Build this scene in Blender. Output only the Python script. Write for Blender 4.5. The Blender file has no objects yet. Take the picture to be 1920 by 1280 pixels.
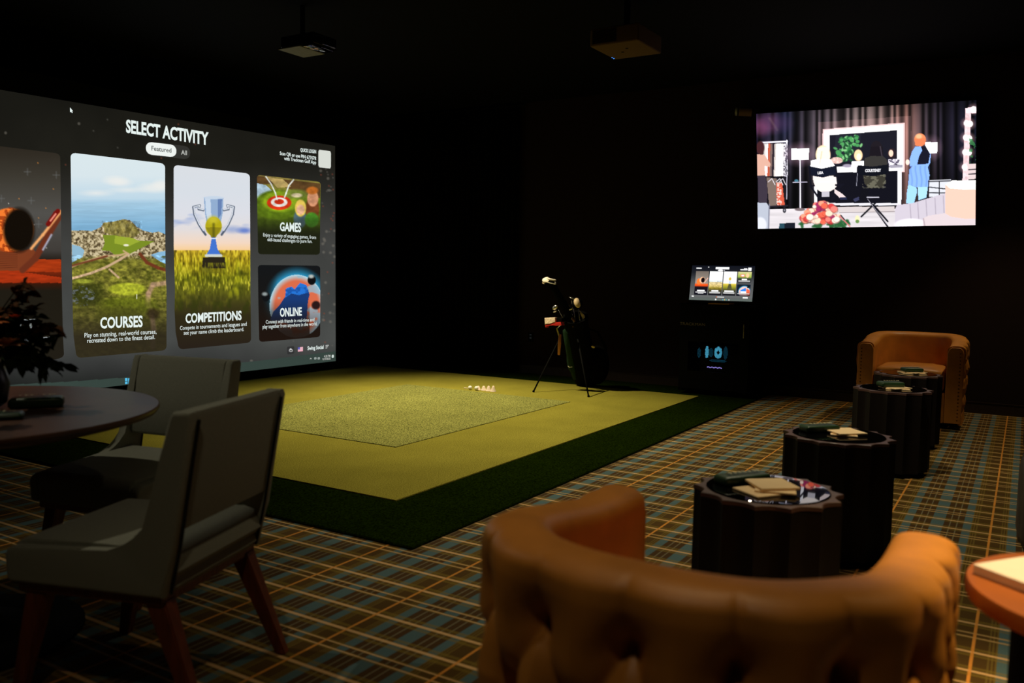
import bpy, bmesh, math, random
import numpy as np
from mathutils import Vector, Matrix
random.seed(7); rng = np.random.RandomState(5)
C = bpy.context.scene.collection
sc = bpy.context.scene
PI = math.pi

# ------------------------------------------------------------------ camera
cam = bpy.data.cameras.new('camera'); co = bpy.data.objects.new('camera', cam); C.objects.link(co)
cam.sensor_width = 36; cam.lens = 1584.95/1920*36; cam.clip_start = .05
yaw, pit, rol = 0.54540636, -0.08009092, 0.01800092
fw = Vector((math.cos(pit)*math.cos(yaw), math.cos(pit)*math.sin(yaw), math.sin(pit)))
rt = Vector((math.sin(yaw), -math.cos(yaw), 0)); up = rt.cross(fw)
rt, up = rt*math.cos(rol)+up*math.sin(rol), -rt*math.sin(rol)+up*math.cos(rol)
co.matrix_world = Matrix(((rt.x, up.x, -fw.x, 0), (rt.y, up.y, -fw.y, 0), (rt.z, up.z, -fw.z, 1.21), (0, 0, 0, 1)))
cam.dof.use_dof = True; cam.dof.focus_distance = 6.5; cam.dof.aperture_fstop = 2.6
sc.camera = co
# ------------------------------------------------------------------ world, exposure
w = bpy.data.worlds.new('world'); sc.world = w; w.use_nodes = True
w.node_tree.nodes['Background'].inputs[0].default_value = (1, .8, .55, 1)
w.node_tree.nodes['Background'].inputs[1].default_value = .0006
sc.view_settings.view_transform = 'Standard'; sc.view_settings.look = 'None'
sc.view_settings.exposure = 0; sc.view_settings.gamma = 1
# ------------------------------------------------------------------ ceiling downlights
def spot(loc, target, energy, col, ang, blend, size=.05):
    l = bpy.data.lights.new('downlight', 'SPOT'); l.energy = energy; l.color = col
    l.spot_size = math.radians(ang); l.spot_blend = blend; l.shadow_soft_size = size
    o = bpy.data.objects.new('downlight', l); C.objects.link(o); o.location = loc
    o.rotation_euler = (Vector(target)-Vector(loc)).to_track_quat('-Z', 'Y').to_euler()
    return o
spot((6.5, 5.05, 3.1), (6.05, 4.25, 0), 640, (1, .88, .55), 98, .85, .03)      # over the hitting area
spot((4.4, 1.05, 3.1), (4.6, 1.05, 0), 150, (1, .87, .60), 98, .6, .04)        # over the drum tables
spot((8.0, .1, 3.15), (7.6, .1, 0), 84, (1, .78, .46), 80, .6, .04)            # beside the far tub chair
spot((2.5, -.55, 3.0), (2.1, -.2, 0), 350, (1, .72, .36), 46, .7, .04)         # over the side table on the right
spot((1.2, 3.8, 3.1), (1.45, 2.5, 0), 50, (1, .90, .70), 66, .5, .02)          # over the dining table
spot((2.9, 1.4, 3.1), (2.9, 1.3, 0), 22, (1, .82, .54), 84, .9, .05)           # over the open carpet
spot((1.75, .75, 3.1), (1.5, .6, 0), 30, (1, .74, .42), 46, .8, .05)           # above the near tub chair
spot((.2, .6, 3.1), (1.2, 1.3, 0), 22, (1, .82, .56), 76, .9, .06)             # behind the near seats

# ------------------------------------------------------------------ helpers
def lin(c):
    return tuple(((x/255)/12.92 if x/255 <= .04045 else ((x/255+.055)/1.055)**2.4) for x in c[:3])
def new_mat(name):
    m = bpy.data.materials.new(name); m.use_nodes = True
    return m, m.node_tree, m.node_tree.nodes['Principled BSDF']
def mat(name, rgb, rough=.6, metal=0, spec=.5, var=.15, vs=30, bump=0, bs=200, sheen=0, coat=0, stretch=None):
    m, t, b = new_mat(name)
    b.inputs['Roughness'].default_value = rough; b.inputs['Metallic'].default_value = metal
    b.inputs['Specular IOR Level'].default_value = spec
    b.inputs['Sheen Weight'].default_value = sheen; b.inputs['Coat Weight'].default_value = coat
    tc = t.nodes.new('ShaderNodeTexCoord'); mp = t.nodes.new('ShaderNodeMapping')
    t.links.new(tc.outputs['Object'], mp.inputs[0])
    if stretch: mp.inputs['Scale'].default_value = stretch
    n = t.nodes.new('ShaderNodeTexNoise'); n.inputs['Scale'].default_value = vs; n.inputs['Detail'].default_value = 4
    t.links.new(mp.outputs[0], n.inputs['Vector'])
    cr = t.nodes.new('ShaderNodeValToRGB'); L = lin(rgb)
    cr.color_ramp.elements[0].position = .3; cr.color_ramp.elements[1].position = .7
    cr.color_ramp.elements[0].color = (*[x*(1-var) for x in L], 1)
    cr.color_ramp.elements[1].color = (*[min(1, x*(1+var)) for x in L], 1)
    t.links.new(n.outputs[0], cr.inputs[0]); t.links.new(cr.outputs[0], b.inputs['Base Color'])
    if bump:
        n2 = t.nodes.new('ShaderNodeTexNoise'); n2.inputs['Scale'].default_value = bs; n2.inputs['Detail'].default_value = 3
        t.links.new(tc.outputs['Object'], n2.inputs['Vector'])
        bp = t.nodes.new('ShaderNodeBump'); bp.inputs['Strength'].default_value = bump; bp.inputs['Distance'].default_value = .004
        t.links.new(n2.outputs[0], bp.inputs['Height']); t.links.new(bp.outputs[0], b.inputs['Normal'])
    return m
def emit(name, rgb, s=1, attr=None):
    m = bpy.data.materials.new(name); m.use_nodes = True; t = m.node_tree; t.nodes.clear()
    o = t.nodes.new('ShaderNodeOutputMaterial'); e = t.nodes.new('ShaderNodeEmission')
    e.inputs[0].default_value = (*lin(rgb), 1); e.inputs[1].default_value = s
    if attr:
        a = t.nodes.new('ShaderNodeAttribute'); a.attribute_name = attr; t.links.new(a.outputs['Color'], e.inputs[0])
    t.links.new(e.outputs[0], o.inputs[0]); return m
def link(name, me, m, parent=None):
    o = bpy.data.objects.new(name, me); C.objects.link(o)
    if m and not me.materials: me.materials.append(m)
    if parent: o.parent = parent
    return o
def obj(name, bm, m, parent=None, smooth=False, angle=None):
    me = bpy.data.meshes.new(name); bmesh.ops.recalc_face_normals(bm, faces=bm.faces); bm.to_mesh(me); bm.free()
    if smooth or angle:
        me.polygons.foreach_set('use_smooth', [True]*len(me.polygons))
        if angle: me.set_sharp_from_angle(angle=math.radians(angle))
    return link(name, me, m, parent)
def tag(o, label, cat, group=None):
    o['label'] = label; o['category'] = cat
    if group: o['group'] = group
    return o
def thing(name, label, cat, loc=(0, 0, 0), rz=0, group=None):
    o = bpy.data.objects.new(name, None); C.objects.link(o); o.empty_display_size = .1
    o.location = loc; o.rotation_euler = (0, 0, rz)
    return tag(o, label, cat, group)
def dup(root, loc, rz, label, group=None):
    r = root.copy(); C.objects.link(r); r.location = loc; r.rotation_euler = (0, 0, rz); r['label'] = label
    if group: r['group'] = group
    for ch in list(root.children):
        c = ch.copy(); C.objects.link(c); c.parent = r
        for g in ch.children:
            d = g.copy(); C.objects.link(d); d.parent = c
    return r
def box(bm, x0, y0, z0, x1, y1, z1, bev=0, seg=2, M=None):
    r = bmesh.ops.create_cube(bm, size=1)
    vs = r['verts']
    for v in vs:
        v.co = Vector(((x0+x1)/2+v.co.x*(x1-x0), (y0+y1)/2+v.co.y*(y1-y0), (z0+z1)/2+v.co.z*(z1-z0)))
    if bev:
        es = list({e for v in vs for e in v.link_edges})
        rr = bmesh.ops.bevel(bm, geom=es+vs, offset=bev, segments=seg, profile=.6, affect='EDGES')
        vs = list({v for v in rr['verts']} | {v for v in vs if v.is_valid})
    if M: bmesh.ops.transform(bm, matrix=M, verts=[v for v in vs if v.is_valid])
    return bm
def nb(): return bmesh.new()
def prism(bm, pts, a, b, axis='y', bev=0, seg=3):
    """polygon pts (u,v) extruded from a to b along axis"""
    def P(u, v, w): return {'y': (u, w, v), 'z': (u, v, w), 'x': (w, u, v)}[axis]
    v0 = [bm.verts.new(P(u, v, a)) for u, v in pts]; v1 = [bm.verts.new(P(u, v, b)) for u, v in pts]
    fs = [bm.faces.new(v0), bm.faces.new(v1[::-1])]
    n = len(pts)
    for i in range(n): fs.append(bm.faces.new((v0[i], v1[i], v1[(i+1) % n], v0[(i+1) % n])))
    if bev:
        es = list({e for f in fs[:2] for e in f.edges})
        bmesh.ops.bevel(bm, geom=es, offset=bev, segments=seg, profile=.6, affect='EDGES')
    return bm
def lathe(bm, prof, seg=32, c=(0, 0), M=None, cap=True):
    rings = []
    for r, z in prof:
        rings.append([bm.verts.new((c[0]+r*math.cos(2*PI*i/seg), c[1]+r*math.sin(2*PI*i/seg), z)) for i in range(seg)])
    for a, b in zip(rings, rings[1:]):
        for i in range(seg): bm.faces.new((a[i], a[(i+1) % seg], b[(i+1) % seg], b[i]))
    if cap: bm.faces.new(rings[0][::-1]); bm.faces.new(rings[-1])
    if M: bmesh.ops.transform(bm, matrix=M, verts=[v for R in rings for v in R])
    return bm
def tube(bm, pts, rad, seg=10, cap=True, flat=None):
    """tube through 3-D points; rad float or list; flat=(sx,sy) squash"""
    pts = [Vector(p) for p in pts]; n = len(pts)
    rad = rad if isinstance(rad, (list, tuple)) else [rad]*n
    rings = []; ref = Vector((.3, .2, 1)).normalized()
    for i, p in enumerate(pts):
        t = (pts[min(i+1, n-1)]-pts[max(i-1, 0)]).normalized()
        if abs(t.dot(ref)) > .95: ref = Vector((1, .1, 0)).normalized()
        a = t.cross(ref).normalized(); b = a.cross(t)
        sx, sy = flat or (1, 1)
        rings.append([bm.verts.new(p+(a*math.cos(2*PI*k/seg)*sx+b*math.sin(2*PI*k/seg)*sy)*rad[i]) for k in range(seg)])
    for A, B in zip(rings, rings[1:]):
        for k in range(seg): bm.faces.new((A[k], A[(k+1) % seg], B[(k+1) % seg], B[k]))
    if cap: bm.faces.new(rings[0][::-1]); bm.faces.new(rings[-1])
    return bm
def ball(bm, c, r, s=(1, 1, 1), seg=16, M=None):
    q = bmesh.ops.create_uvsphere(bm, u_segments=seg, v_segments=seg//2+2, radius=1)
    m = Matrix.Translation(c) @ (M or Matrix()) @ Matrix.Diagonal((r*s[0], r*s[1], r*s[2], 1))
    bmesh.ops.transform(bm, matrix=m, verts=q['verts']); return bm
def struct(name, bm, m): o = obj(name, bm, m); o['kind'] = 'structure'; return o

# ------------------------------------------------------------------ materials
M_black = mat('matte_black', (9, 9, 9), .9, spec=.1)
M_blackwall = mat('black_paint', (9, 8, 8), .95, spec=.03)
M_wall = mat('dark_brown_paint', (34, 22, 18), .9, spec=.15, var=.05)
M_base = mat('dark_base_trim', (44, 32, 24), .5, spec=.3)
M_gloss = mat('gloss_black', (6, 6, 7), .02, spec=.7, var=0)
M_plastic = mat('black_plastic', (4, 4, 4), .6, spec=.06)
M_leather = mat('caramel_leather', (200, 131, 50), .46, spec=.5, var=.14, vs=9, bump=.12, bs=260)
M_leather_dark = mat('dark_leather', (62, 55, 48), .5, var=.12, vs=9, bump=.1)
M_brass = mat('aged_brass', (120, 80, 40), .35, metal=1)
M_fabric = mat('grey_tweed', (140, 142, 126), .95, spec=.1, var=.2, vs=420, bump=.35, bs=520, sheen=.15)
M_seam = mat('dark_piping', (34, 34, 30), .9, spec=.1)
M_walnut = mat('walnut', (112, 52, 22), .45, var=.3, vs=10, stretch=(6, 6, .8))
M_tabletop = mat('dark_table_top', (84, 54, 38), .42, spec=.5, var=.22, vs=6)
M_drum = mat('espresso_wood', (15, 8, 6), .55, spec=.25, var=.15, vs=12)
M_drumtop = mat('espresso_wood_rim', (82, 57, 51), .5, var=.1, vs=12)
M_green = mat('green_sleeve', (34, 64, 34), .45, var=.2, vs=20)
M_pale = mat('pale_print', (178, 170, 130), .6)
M_napkin = mat('cream_paper', (255, 222, 172), .9, spec=.1, var=.02)
M_white = mat('white_paper', (245, 235, 220), .9, spec=.1, var=.02)
M_orange = mat('orange_wood_top', (162, 88, 30), .45, var=.12, vs=7)
M_ball = mat('white_ball', (245, 240, 232), .3, var=0)
M_steel = mat('club_steel', (200, 196, 190), .25, metal=1)
M_bag = mat('dark_green_nylon', (24, 46, 26), .8, spec=.1, var=.2)
M_bagb = mat('black_nylon', (5, 5, 5), .9, spec=.05)
M_cream = mat('cream_cover', (228, 200, 160), .6)
M_red = mat('red_cover', (190, 28, 18), .5)
M_projb = mat('projector_shell', (112, 88, 56), .8, spec=.1, var=.03)

# ------------------------------------------------------------------ carpet
def plaid():
    m, t, b = new_mat('plaid_carpet'); N = t.nodes; L = t.links
    tc = N.new('ShaderNodeTexCoord'); sp = N.new('ShaderNodeSeparateXYZ'); L.new(tc.outputs['Object'], sp.inputs[0])
    def math_(op, a, bb=None):
        n = N.new('ShaderNodeMath'); n.operation = op
        for i, v in enumerate((a, bb)):
            if v is None: continue
            if isinstance(v, (int, float)): n.inputs[i].default_value = v
            else: L.new(v, n.inputs[i])
        return n.outputs[0]
    def ramp(v, stops):
        r = N.new('ShaderNodeValToRGB'); cr = r.color_ramp; cr.interpolation = 'CONSTANT'
        cr.elements[0].position = 0; cr.elements[0].color = (*lin(stops[0][1]), 1)
        cr.elements[1].position = stops[1][0]; cr.elements[1].color = (*lin(stops[1][1]), 1)
        for p, c in stops[2:]:
            e = cr.elements.new(p); e.color = (*lin(c), 1)
        L.new(v, r.inputs[0]); return r.outputs[0]
    PY, OY, PX, OX = .4545, .086, .421, 2.09
    fy = math_('FRACT', math_('DIVIDE', math_('SUBTRACT', sp.outputs[1], OY-10*PY), PY))
    fx = math_('FRACT', math_('DIVIDE', math_('SUBTRACT', sp.outputs[0], OX-10*PX), PX))
    gold, olive, blue, brown, wht, ol2 = (204, 134, 54), (78, 57, 23), (76, 98, 100), (70, 50, 26), (112, 104, 80), (102, 84, 36)
    ys = [(0, gold), (.010, olive), (.125, ol2), (.137, olive), (.149, ol2), (.161, olive), (.173, ol2), (.185, blue), (.262, brown), (.32, wht), (.331, brown), (.385, wht), (.396, brown), (.45, blue),
          (.575, brown), (.63, wht), (.641, brown), (.695, wht), (.706, brown), (.76, blue), (.84, ol2), (.852, olive), (.864, ol2), (.876, olive), (.888, ol2), (.90, olive), (.990, gold)]
    cy = ramp(fy, ys)
    cream, yo = (226, 180, 122), (124, 104, 38)
    # across: two strong lines .155 m apart with mustard bands, then a pair of fine cream lines
    k = 1/PX; a = .155*k
    def st(lst): return [(p, c) for p, c in lst]
    blank = (0, 0, 0)
    xs = [(0, cream), (.017, yo), (.03, blank), (.045, yo), (.085, blank), (a-.085, yo), (a-.045, blank), (a-.03, yo), (a-.017, cream), (a+.017, yo), (a+.03, blank), (a+.045, yo), (a+.085, blank),
          (.655, yo), (.675, cream), (.69, yo), (.70, blank), (.755, yo), (.765, cream), (.78, yo), (.80, blank), (.915, yo), (.955, blank), (.97, yo), (.983, cream)]
    cx = ramp(fx, xs)
    W = (255, 255, 255); g1 = (222, 222, 222); g2 = (188, 188, 188)
    al = [(p, W if False else (g1 if c == cream else g2 if c == yo else blank)) for p, c in xs]
    ax = ramp(fx, al)
    mx = N.new('ShaderNodeMix'); mx.data_type = 'RGBA'; L.new(ax, mx.inputs[0]); L.new(cy, mx.inputs[6]); L.new(cx, mx.inputs[7])
    # the gold line stays on top
    isg = math_('MULTIPLY', math_('ADD', math_('LESS_THAN', fy, .010), math_('GREATER_THAN', fy, .990)), .7)
    mg = N.new('ShaderNodeMix'); mg.data_type = 'RGBA'; L.new(isg, mg.inputs[0]); L.new(mx.outputs[2], mg.inputs[6]); mg.inputs[7].default_value = (*lin(gold), 1)
    nz = N.new('ShaderNodeTexNoise'); nz.inputs['Scale'].default_value = 380; nz.inputs['Detail'].default_value = 2; L.new(tc.outputs['Object'], nz.inputs['Vector'])
    n2 = N.new('ShaderNodeTexNoise'); n2.inputs['Scale'].default_value = 3; L.new(tc.outputs['Object'], n2.inputs['Vector'])
    f = math_('MULTIPLY', math_('ADD', math_('MULTIPLY', nz.outputs[0], .8), .6), math_('ADD', math_('MULTIPLY', n2.outputs[0], .5), .75))
    vm = N.new('ShaderNodeVectorMath'); vm.operation = 'SCALE'; L.new(mg.outputs[2], vm.inputs[0]); L.new(f, vm.inputs[3])
    L.new(vm.outputs[0], b.inputs['Base Color']); b.inputs['Roughness'].default_value = 1; b.inputs['Specular IOR Level'].default_value = .1
    bp = N.new('ShaderNodeBump'); bp.inputs['Strength'].default_value = .5; bp.inputs['Distance'].default_value = .003
    L.new(nz.outputs[0], bp.inputs['Height']); L.new(bp.outputs[0], b.inputs['Normal'])
    return m
M_carpet = plaid()
def turf_mat(name, a, c, scale):
    m, t, b = new_mat(name); N = t.nodes; L = t.links
    tc = N.new('ShaderNodeTexCoord'); n = N.new('ShaderNodeTexNoise'); n.inputs['Scale'].default_value = scale; n.inputs['Detail'].default_value = 3; n.inputs['Roughness'].default_value = .7
    L.new(tc.outputs['Object'], n.inputs['Vector'])
    r = N.new('ShaderNodeValToRGB'); r.color_ramp.elements[0].position = .36; r.color_ramp.elements[1].position = .64
    r.color_ramp.elements[0].color = (*lin(a), 1); r.color_ramp.elements[1].color = (*lin(c), 1)
    L.new(n.outputs[0], r.inputs[0])
    n2 = N.new('ShaderNodeTexNoise'); n2.inputs['Scale'].default_value = 2.2; n2.inputs['Detail'].default_value = 3; L.new(tc.outputs['Object'], n2.inputs['Vector'])
    mr = N.new('ShaderNodeMapRange'); mr.inputs[1].default_value = .3; mr.inputs[2].default_value = .7; mr.inputs[3].default_value = .9; mr.inputs[4].default_value = 1.1
    L.new(n2.outputs[0], mr.inputs[0])
    vm = N.new('ShaderNodeVectorMath'); vm.operation = 'SCALE'; L.new(r.outputs[0], vm.inputs[0]); L.new(mr.outputs[0], vm.inputs[3])
    L.new(vm.outputs[0], b.inputs['Base Color']); b.inputs['Roughness'].default_value = 1; b.inputs['Specular IOR Level'].default_value = .0
    bp = N.new('ShaderNodeBump'); bp.inputs['Strength'].default_value = .7; bp.inputs['Distance'].default_value = .006
    L.new(n.outputs[0], bp.inputs['Height']); L.new(bp.outputs[0], b.inputs['Normal'])
    return m
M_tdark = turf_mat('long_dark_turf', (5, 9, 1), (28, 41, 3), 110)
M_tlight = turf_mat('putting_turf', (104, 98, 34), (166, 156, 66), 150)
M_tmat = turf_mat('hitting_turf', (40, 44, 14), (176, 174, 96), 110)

# ------------------------------------------------------------------ the setting
XW = 8.87; YS = 7.15; HC = 3.25
struct('floor', box(nb(), -2.5, -2.6, -.06, XW+.1, YS+.35, 0), M_carpet)
struct('wall_back', box(nb(), XW, -2.6, 0, XW+.1, YS+.35, HC), M_wall)
struct('wall_left', box(nb(), -2.5, YS+.3, 0, XW, YS+.4, HC), M_blackwall)
struct('wall_right', box(nb(), -2.5, -2.7, 0, XW+.1, -2.6, HC), M_wall)
struct('wall_front', box(nb(), -2.6, -2.7, 0, -2.5, YS+.4, HC), M_wall)
struct('ceiling', box(nb(), -2.6, -2.7, HC, XW+.1, YS+.4, HC+.1), M_black)
bm = nb(); box(bm, XW-.015, -2.6, 0, XW-.001, 5.28, .10); box(bm, XW-.02, -2.6, .10, XW-.001, 5.28, .106)
struct('baseboard_back', bm, M_base)
# black drape closing the hitting bay at the back
bm = nb(); n = 260; rows = []
for i in range(n+1):
    y = 5.28+(YS+.25-5.28)*i/n; d = .028*math.sin(i*.62)+.015*math.sin(i*.23+1)
    rows.append([bm.verts.new((8.79+d, y, z)) for z in (.03, 1, 2, 3.2)])
for a, b in zip(rows, rows[1:]):
    for k in range(3): bm.faces.new((a[k], b[k], b[k+1], a[k+1]))
dr = thing('side_drape', 'black floor-length drape between the projection screen and the brown back wall', 'curtain', (0, 0, 0))
obj('curtain_panel', bm, M_blackwall, dr, True)
obj('curtain_rail', tube(nb(), [(8.79, 5.2, 3.21), (8.79, YS+.25, 3.21)], .012), M_black, dr)

# turf
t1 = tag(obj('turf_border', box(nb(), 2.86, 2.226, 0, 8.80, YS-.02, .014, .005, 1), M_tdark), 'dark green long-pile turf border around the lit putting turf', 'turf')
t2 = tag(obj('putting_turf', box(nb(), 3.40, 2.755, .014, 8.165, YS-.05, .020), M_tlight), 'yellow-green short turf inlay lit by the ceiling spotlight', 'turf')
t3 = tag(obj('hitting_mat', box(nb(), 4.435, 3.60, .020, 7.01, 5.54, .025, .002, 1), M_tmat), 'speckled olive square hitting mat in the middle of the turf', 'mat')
for o in (t1, t2, t3): o['group'] = 'layers of artificial turf'

# ------------------------------------------------------------------ lit pictures on screens
class Paint:
    """colour per vertex of a lit display, worked out in image pixels, or panel units on the monitor"""
    def __init__(s, X, Y): s.X, s.Y = X, Y; s.C = np.zeros((len(X), 3))
    def grad(s, stops, horiz=False):
        v = s.X if horiz else s.Y
        for k in range(3): s.C[:, k] = np.interp(v, [p for p, c in stops], [c[k] for p, c in stops])
    def mix(s, m, c):
        m = np.clip(m, 0, 1)[:, None]; s.C = s.C*(1-m)+np.array(c, float)*m
    def ell(s, cx, cy, rx, ry, c, soft=1, al=1, rot=0):
        a = math.radians(rot); x = (s.X-cx)*math.cos(a)+(s.Y-cy)*math.sin(a); y = -(s.X-cx)*math.sin(a)+(s.Y-cy)*math.cos(a)
        d = (np.sqrt((x/rx)**2+(y/ry)**2)-1)*min(rx, ry); s.mix(np.clip(.5-d/soft, 0, 1)*al, c)
    def seg(s, x0, y0, x1, y1, wd, c, soft=1, al=1):
        dx, dy = x1-x0, y1-y0; t = np.clip(((s.X-x0)*dx+(s.Y-y0)*dy)/(dx*dx+dy*dy+1e-9), 0, 1)
        d = np.hypot(s.X-x0-t*dx, s.Y-y0-t*dy)-wd/2; s.mix(np.clip(.5-d/soft, 0, 1)*al, c)
    def line(s, pts, wd, c, soft=1, al=1):
        for a, b in zip(pts, pts[1:]): s.seg(*a, *b, wd, c, soft, al)
    def poly(s, pts, c, al=1, m0=None):
        ins = np.zeros(len(s.X), bool); n = len(pts)
        for i in range(n):
            (xa, ya), (xb, yb) = pts[i], pts[(i+1) % n]
            if ya == yb: continue
            cond = (ya > s.Y) != (yb > s.Y)
            ins ^= cond & (s.X < (xb-xa)*(s.Y-ya)/(yb-ya)+xa)
        s.mix(ins*al*(1 if m0 is None else m0), c); return ins
    def noise(s, sx, sy=None, seed=0, oct=3):
        sy = sy or sx; out = 0; amp = 1; tot = 0
        for o in range(oct):
            r = np.random.RandomState(seed+o*17).rand(128, 128)
            x = s.X/sx*2**o+3.7*o; y = s.Y/sy*2**o+1.3*o
            xi = np.floor(x).astype(int); yi = np.floor(y).astype(int); fx = x-xi; fy = y-yi
            fx = fx*fx*(3-2*fx); fy = fy*fy*(3-2*fy)
            g = lambda i, j: r[(xi+i) % 128, (yi+j) % 128]
            out = out+amp*((g(0, 0)*(1-fx)+g(1, 0)*fx)*(1-fy)+(g(0, 1)*(1-fx)+g(1, 1)*fx)*fy); tot += amp; amp *= .55
        return out/tot
    def mod(s, n, amt, mask=1):
        s.C = s.C*(1+((n-.5)*2*amt*mask))[:, None]
def hmap(H, x, y):
    q = H[2, 0]*x+H[2, 1]*y+H[2, 2]
    return (H[0, 0]*x+H[0, 1]*y+H[0, 2])/q, (H[1, 0]*x+H[1, 1]*y+H[1, 2])/q
def homog(src, dst):
    A = []
    for (x, y), (a, b) in zip(src, dst):
        A.append([x, y, 1, 0, 0, 0, -a*x, -a*y, -a]); A.append([0, 0, 0, x, y, 1, -b*x, -b*y, -b])
    h = np.linalg.svd(np.array(A, float))[2][-1]; return (h/h[8]).reshape(3, 3)
def lin_np(Cc):
    x = np.clip(Cc, 0, 400)/255; return np.where(x <= .04045, x/12.92, ((x+.055)/1.055)**2.4)
def display(name, parent, m, to3d, left, right, nu, nv, fn, rad=0, depth=0):
    """a lit panel whose outline runs between two side polylines (image pixels, or panel units on the monitor)"""
    tt = np.linspace(0, 1, nv); ss = np.linspace(0, 1, nu)
    def along(pl):
        pl = np.array(pl, float); d = np.r_[0, np.cumsum(np.hypot(*np.diff(pl, axis=0).T))]; d /= d[-1]
        return np.c_[np.interp(tt, d, pl[:, 0]), np.interp(tt, d, pl[:, 1])]
    Lp, Rp = along(left), along(right)
    H_ = Lp[-1, 1]-Lp[0, 1]; W_ = np.hypot(*(Rp[nv//2]-Lp[nv//2]))
    ins = np.zeros(nv)
    if rad:
        y = tt*H_; e = np.minimum(y, H_-y); k = e < rad; ins[k] = (rad-np.sqrt(np.maximum(0, rad**2-(rad-e[k])**2)))/W_
    S = ins[:, None]+(1-2*ins[:, None])*ss[None, :]
    X = Lp[:, 0:1]*(1-S)+Rp[:, 0:1]*S; Y = Lp[:, 1:2]*(1-S)+Rp[:, 1:2]*S
    X = X.ravel(); Y = Y.ravel(); P = Paint(X, Y); fn(P)
    co_ = to3d(X, Y, depth)
    me = bpy.data.meshes.new(name); nf = (nu-1)*(nv-1)
    i, j = np.meshgrid(np.arange(nu-1), np.arange(nv-1)); a = (j*nu+i).ravel()
    F = np.c_[a, a+1, a+nu+1, a+nu].ravel()
    me.vertices.add(len(X)); me.vertices.foreach_set('co', co_.ravel()); me.loops.add(nf*4); me.loops.foreach_set('vertex_index', F.astype(np.int32))
    me.polygons.add(nf); me.polygons.foreach_set('loop_start', np.arange(0, nf*4, 4, dtype=np.int32)); me.update(calc_edges=True)
    at = me.color_attributes.new('picture', 'FLOAT_COLOR', 'POINT')
    at.data.foreach_set('color', np.c_[lin_np(P.C), np.ones(len(X))].astype(np.float32).ravel())
    return link(name, me, m, parent)
def text(name, parent, m, to3d, s, quad, depth, bold=0, squash=1):
    """letters fitted into a quad (tl, tr, br, bl) in image pixels, or metres on the kiosk"""
    cu = bpy.data.curves.new(name, 'FONT'); cu.body = s; cu.size = 1; cu.offset = bold; cu.resolution_u = 3
    tmp = bpy.data.objects.new('tmp', cu); C.objects.link(tmp)
    bpy.context.view_layer.update()
    me = bpy.data.meshes.new_from_object(tmp.evaluated_get(bpy.context.evaluated_depsgraph_get()))
    bpy.data.objects.remove(tmp); bpy.data.curves.remove(cu)
    n = len(me.vertices); v = np.zeros(n*3); me.vertices.foreach_get('co', v); v = v.reshape(-1, 3)
    x0, x1 = v[:, 0].min(), v[:, 0].max(); y0 = v[:, 1].min() if s.isupper() or s.isdigit() else -.16; y1 = max(v[:, 1].max(), y0+.3)
    u = (v[:, 0]-x0)/(x1-x0); t = 1-(v[:, 1]-y0)/(y1-y0)
    q = np.array(quad, float)
    X = (q[0, 0]*(1-u)+q[1, 0]*u)*(1-t)+(q[3, 0]*(1-u)+q[2, 0]*u)*t
    Y = (q[0, 1]*(1-u)+q[1, 1]*u)*(1-t)+(q[3, 1]*(1-u)+q[2, 1]*u)*t
    me.vertices.foreach_set('co', to3d(X, Y, depth).ravel()); me.name = name; me.materials.clear()
    me.update(); return link(name, me, m, parent)
M_pic = emit('screen_light', (255, 255, 255), .95, 'picture')
M_txt = emit('screen_text_light', (232, 244, 240), 1.0)
M_pic2 = emit('monitor_light', (255, 255, 255), 1.25, 'picture')
M_tv = emit('television_light', (255, 255, 255), 1.3, 'picture')

# ---- golf simulator screen
HS = np.array([[432.81083745671157, -12.748139379055642, -1599.9309496184928], [119.0807404224003, -429.83015735232755, 973.8557437191436], [0.22460617893900017, -0.021086827675080983, 1.0]])  # screen plane metres to image pixels, precomputed through the fitted camera
HSi = np.linalg.inv(HS)
def scr(X, Y, d):
    u, v = hmap(HSi, np.asarray(X, float), np.asarray(Y, float)); return np.c_[u, np.full(len(u), YS-d), v]
ps = thing('projection_screen', 'large wall-filling golf simulator projection screen showing a menu headed SELECT ACTIVITY', 'screen', (0, 0, 0))
obj('screen_backing', box(nb(), 2.72, YS+.004, .02, 7.72, YS+.06, 2.80), M_black, ps)
def p_bg(p):
    p.grad([(150, (27, 26, 21)), (300, (30, 29, 24)), (420, (58, 58, 56)), (560, (72, 74, 72)), (640, (74, 76, 74)), (690, (52, 53, 52)), (720, (36, 38, 36))])
    p.mod(p.noise(90, 90, 3), .16)
    r = np.random.RandomState(3)
    for i in range(120):
        x, y = (r.uniform(-100, 628), r.uniform(200, 690)) if i < 70 else (r.uniform(600, 628), r.uniform(300, 660))
        p.ell(x, y, 1.4 if i % 3 else 2.6, 1.5 if i % 3 else 2.6, [(120, 115, 105), (150, 70, 50), (100, 98, 92)][i % 3], 2, .55)
    # task bar along the lower edge
    p.poly([(-200, 733), (140, 714.5), (240, 707), (320, 695), (452, 679), (520, 672), (629, 658), (640, 690), (-200, 760)], (56, 70, 64))
    p.poly([(-200, 748), (240, 720), (452, 700), (452, 760), (-200, 770)], (56, 70, 64))
    for dx in (0, 5.4):
        for dy in (0, 6): p.poly([(234+dx, 709+dy), (238.6+dx, 708.6+dy), (238.6+dx, 713.8+dy), (234+dx, 714.4+dy)], (90, 200, 245))
display('screen_image', ps, M_pic, scr, [(-120, 148), (-120, 762)], [(628.2, 273.5), (629.5, 676.5)], 560, 460, p_bg, 0, 0)
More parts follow.
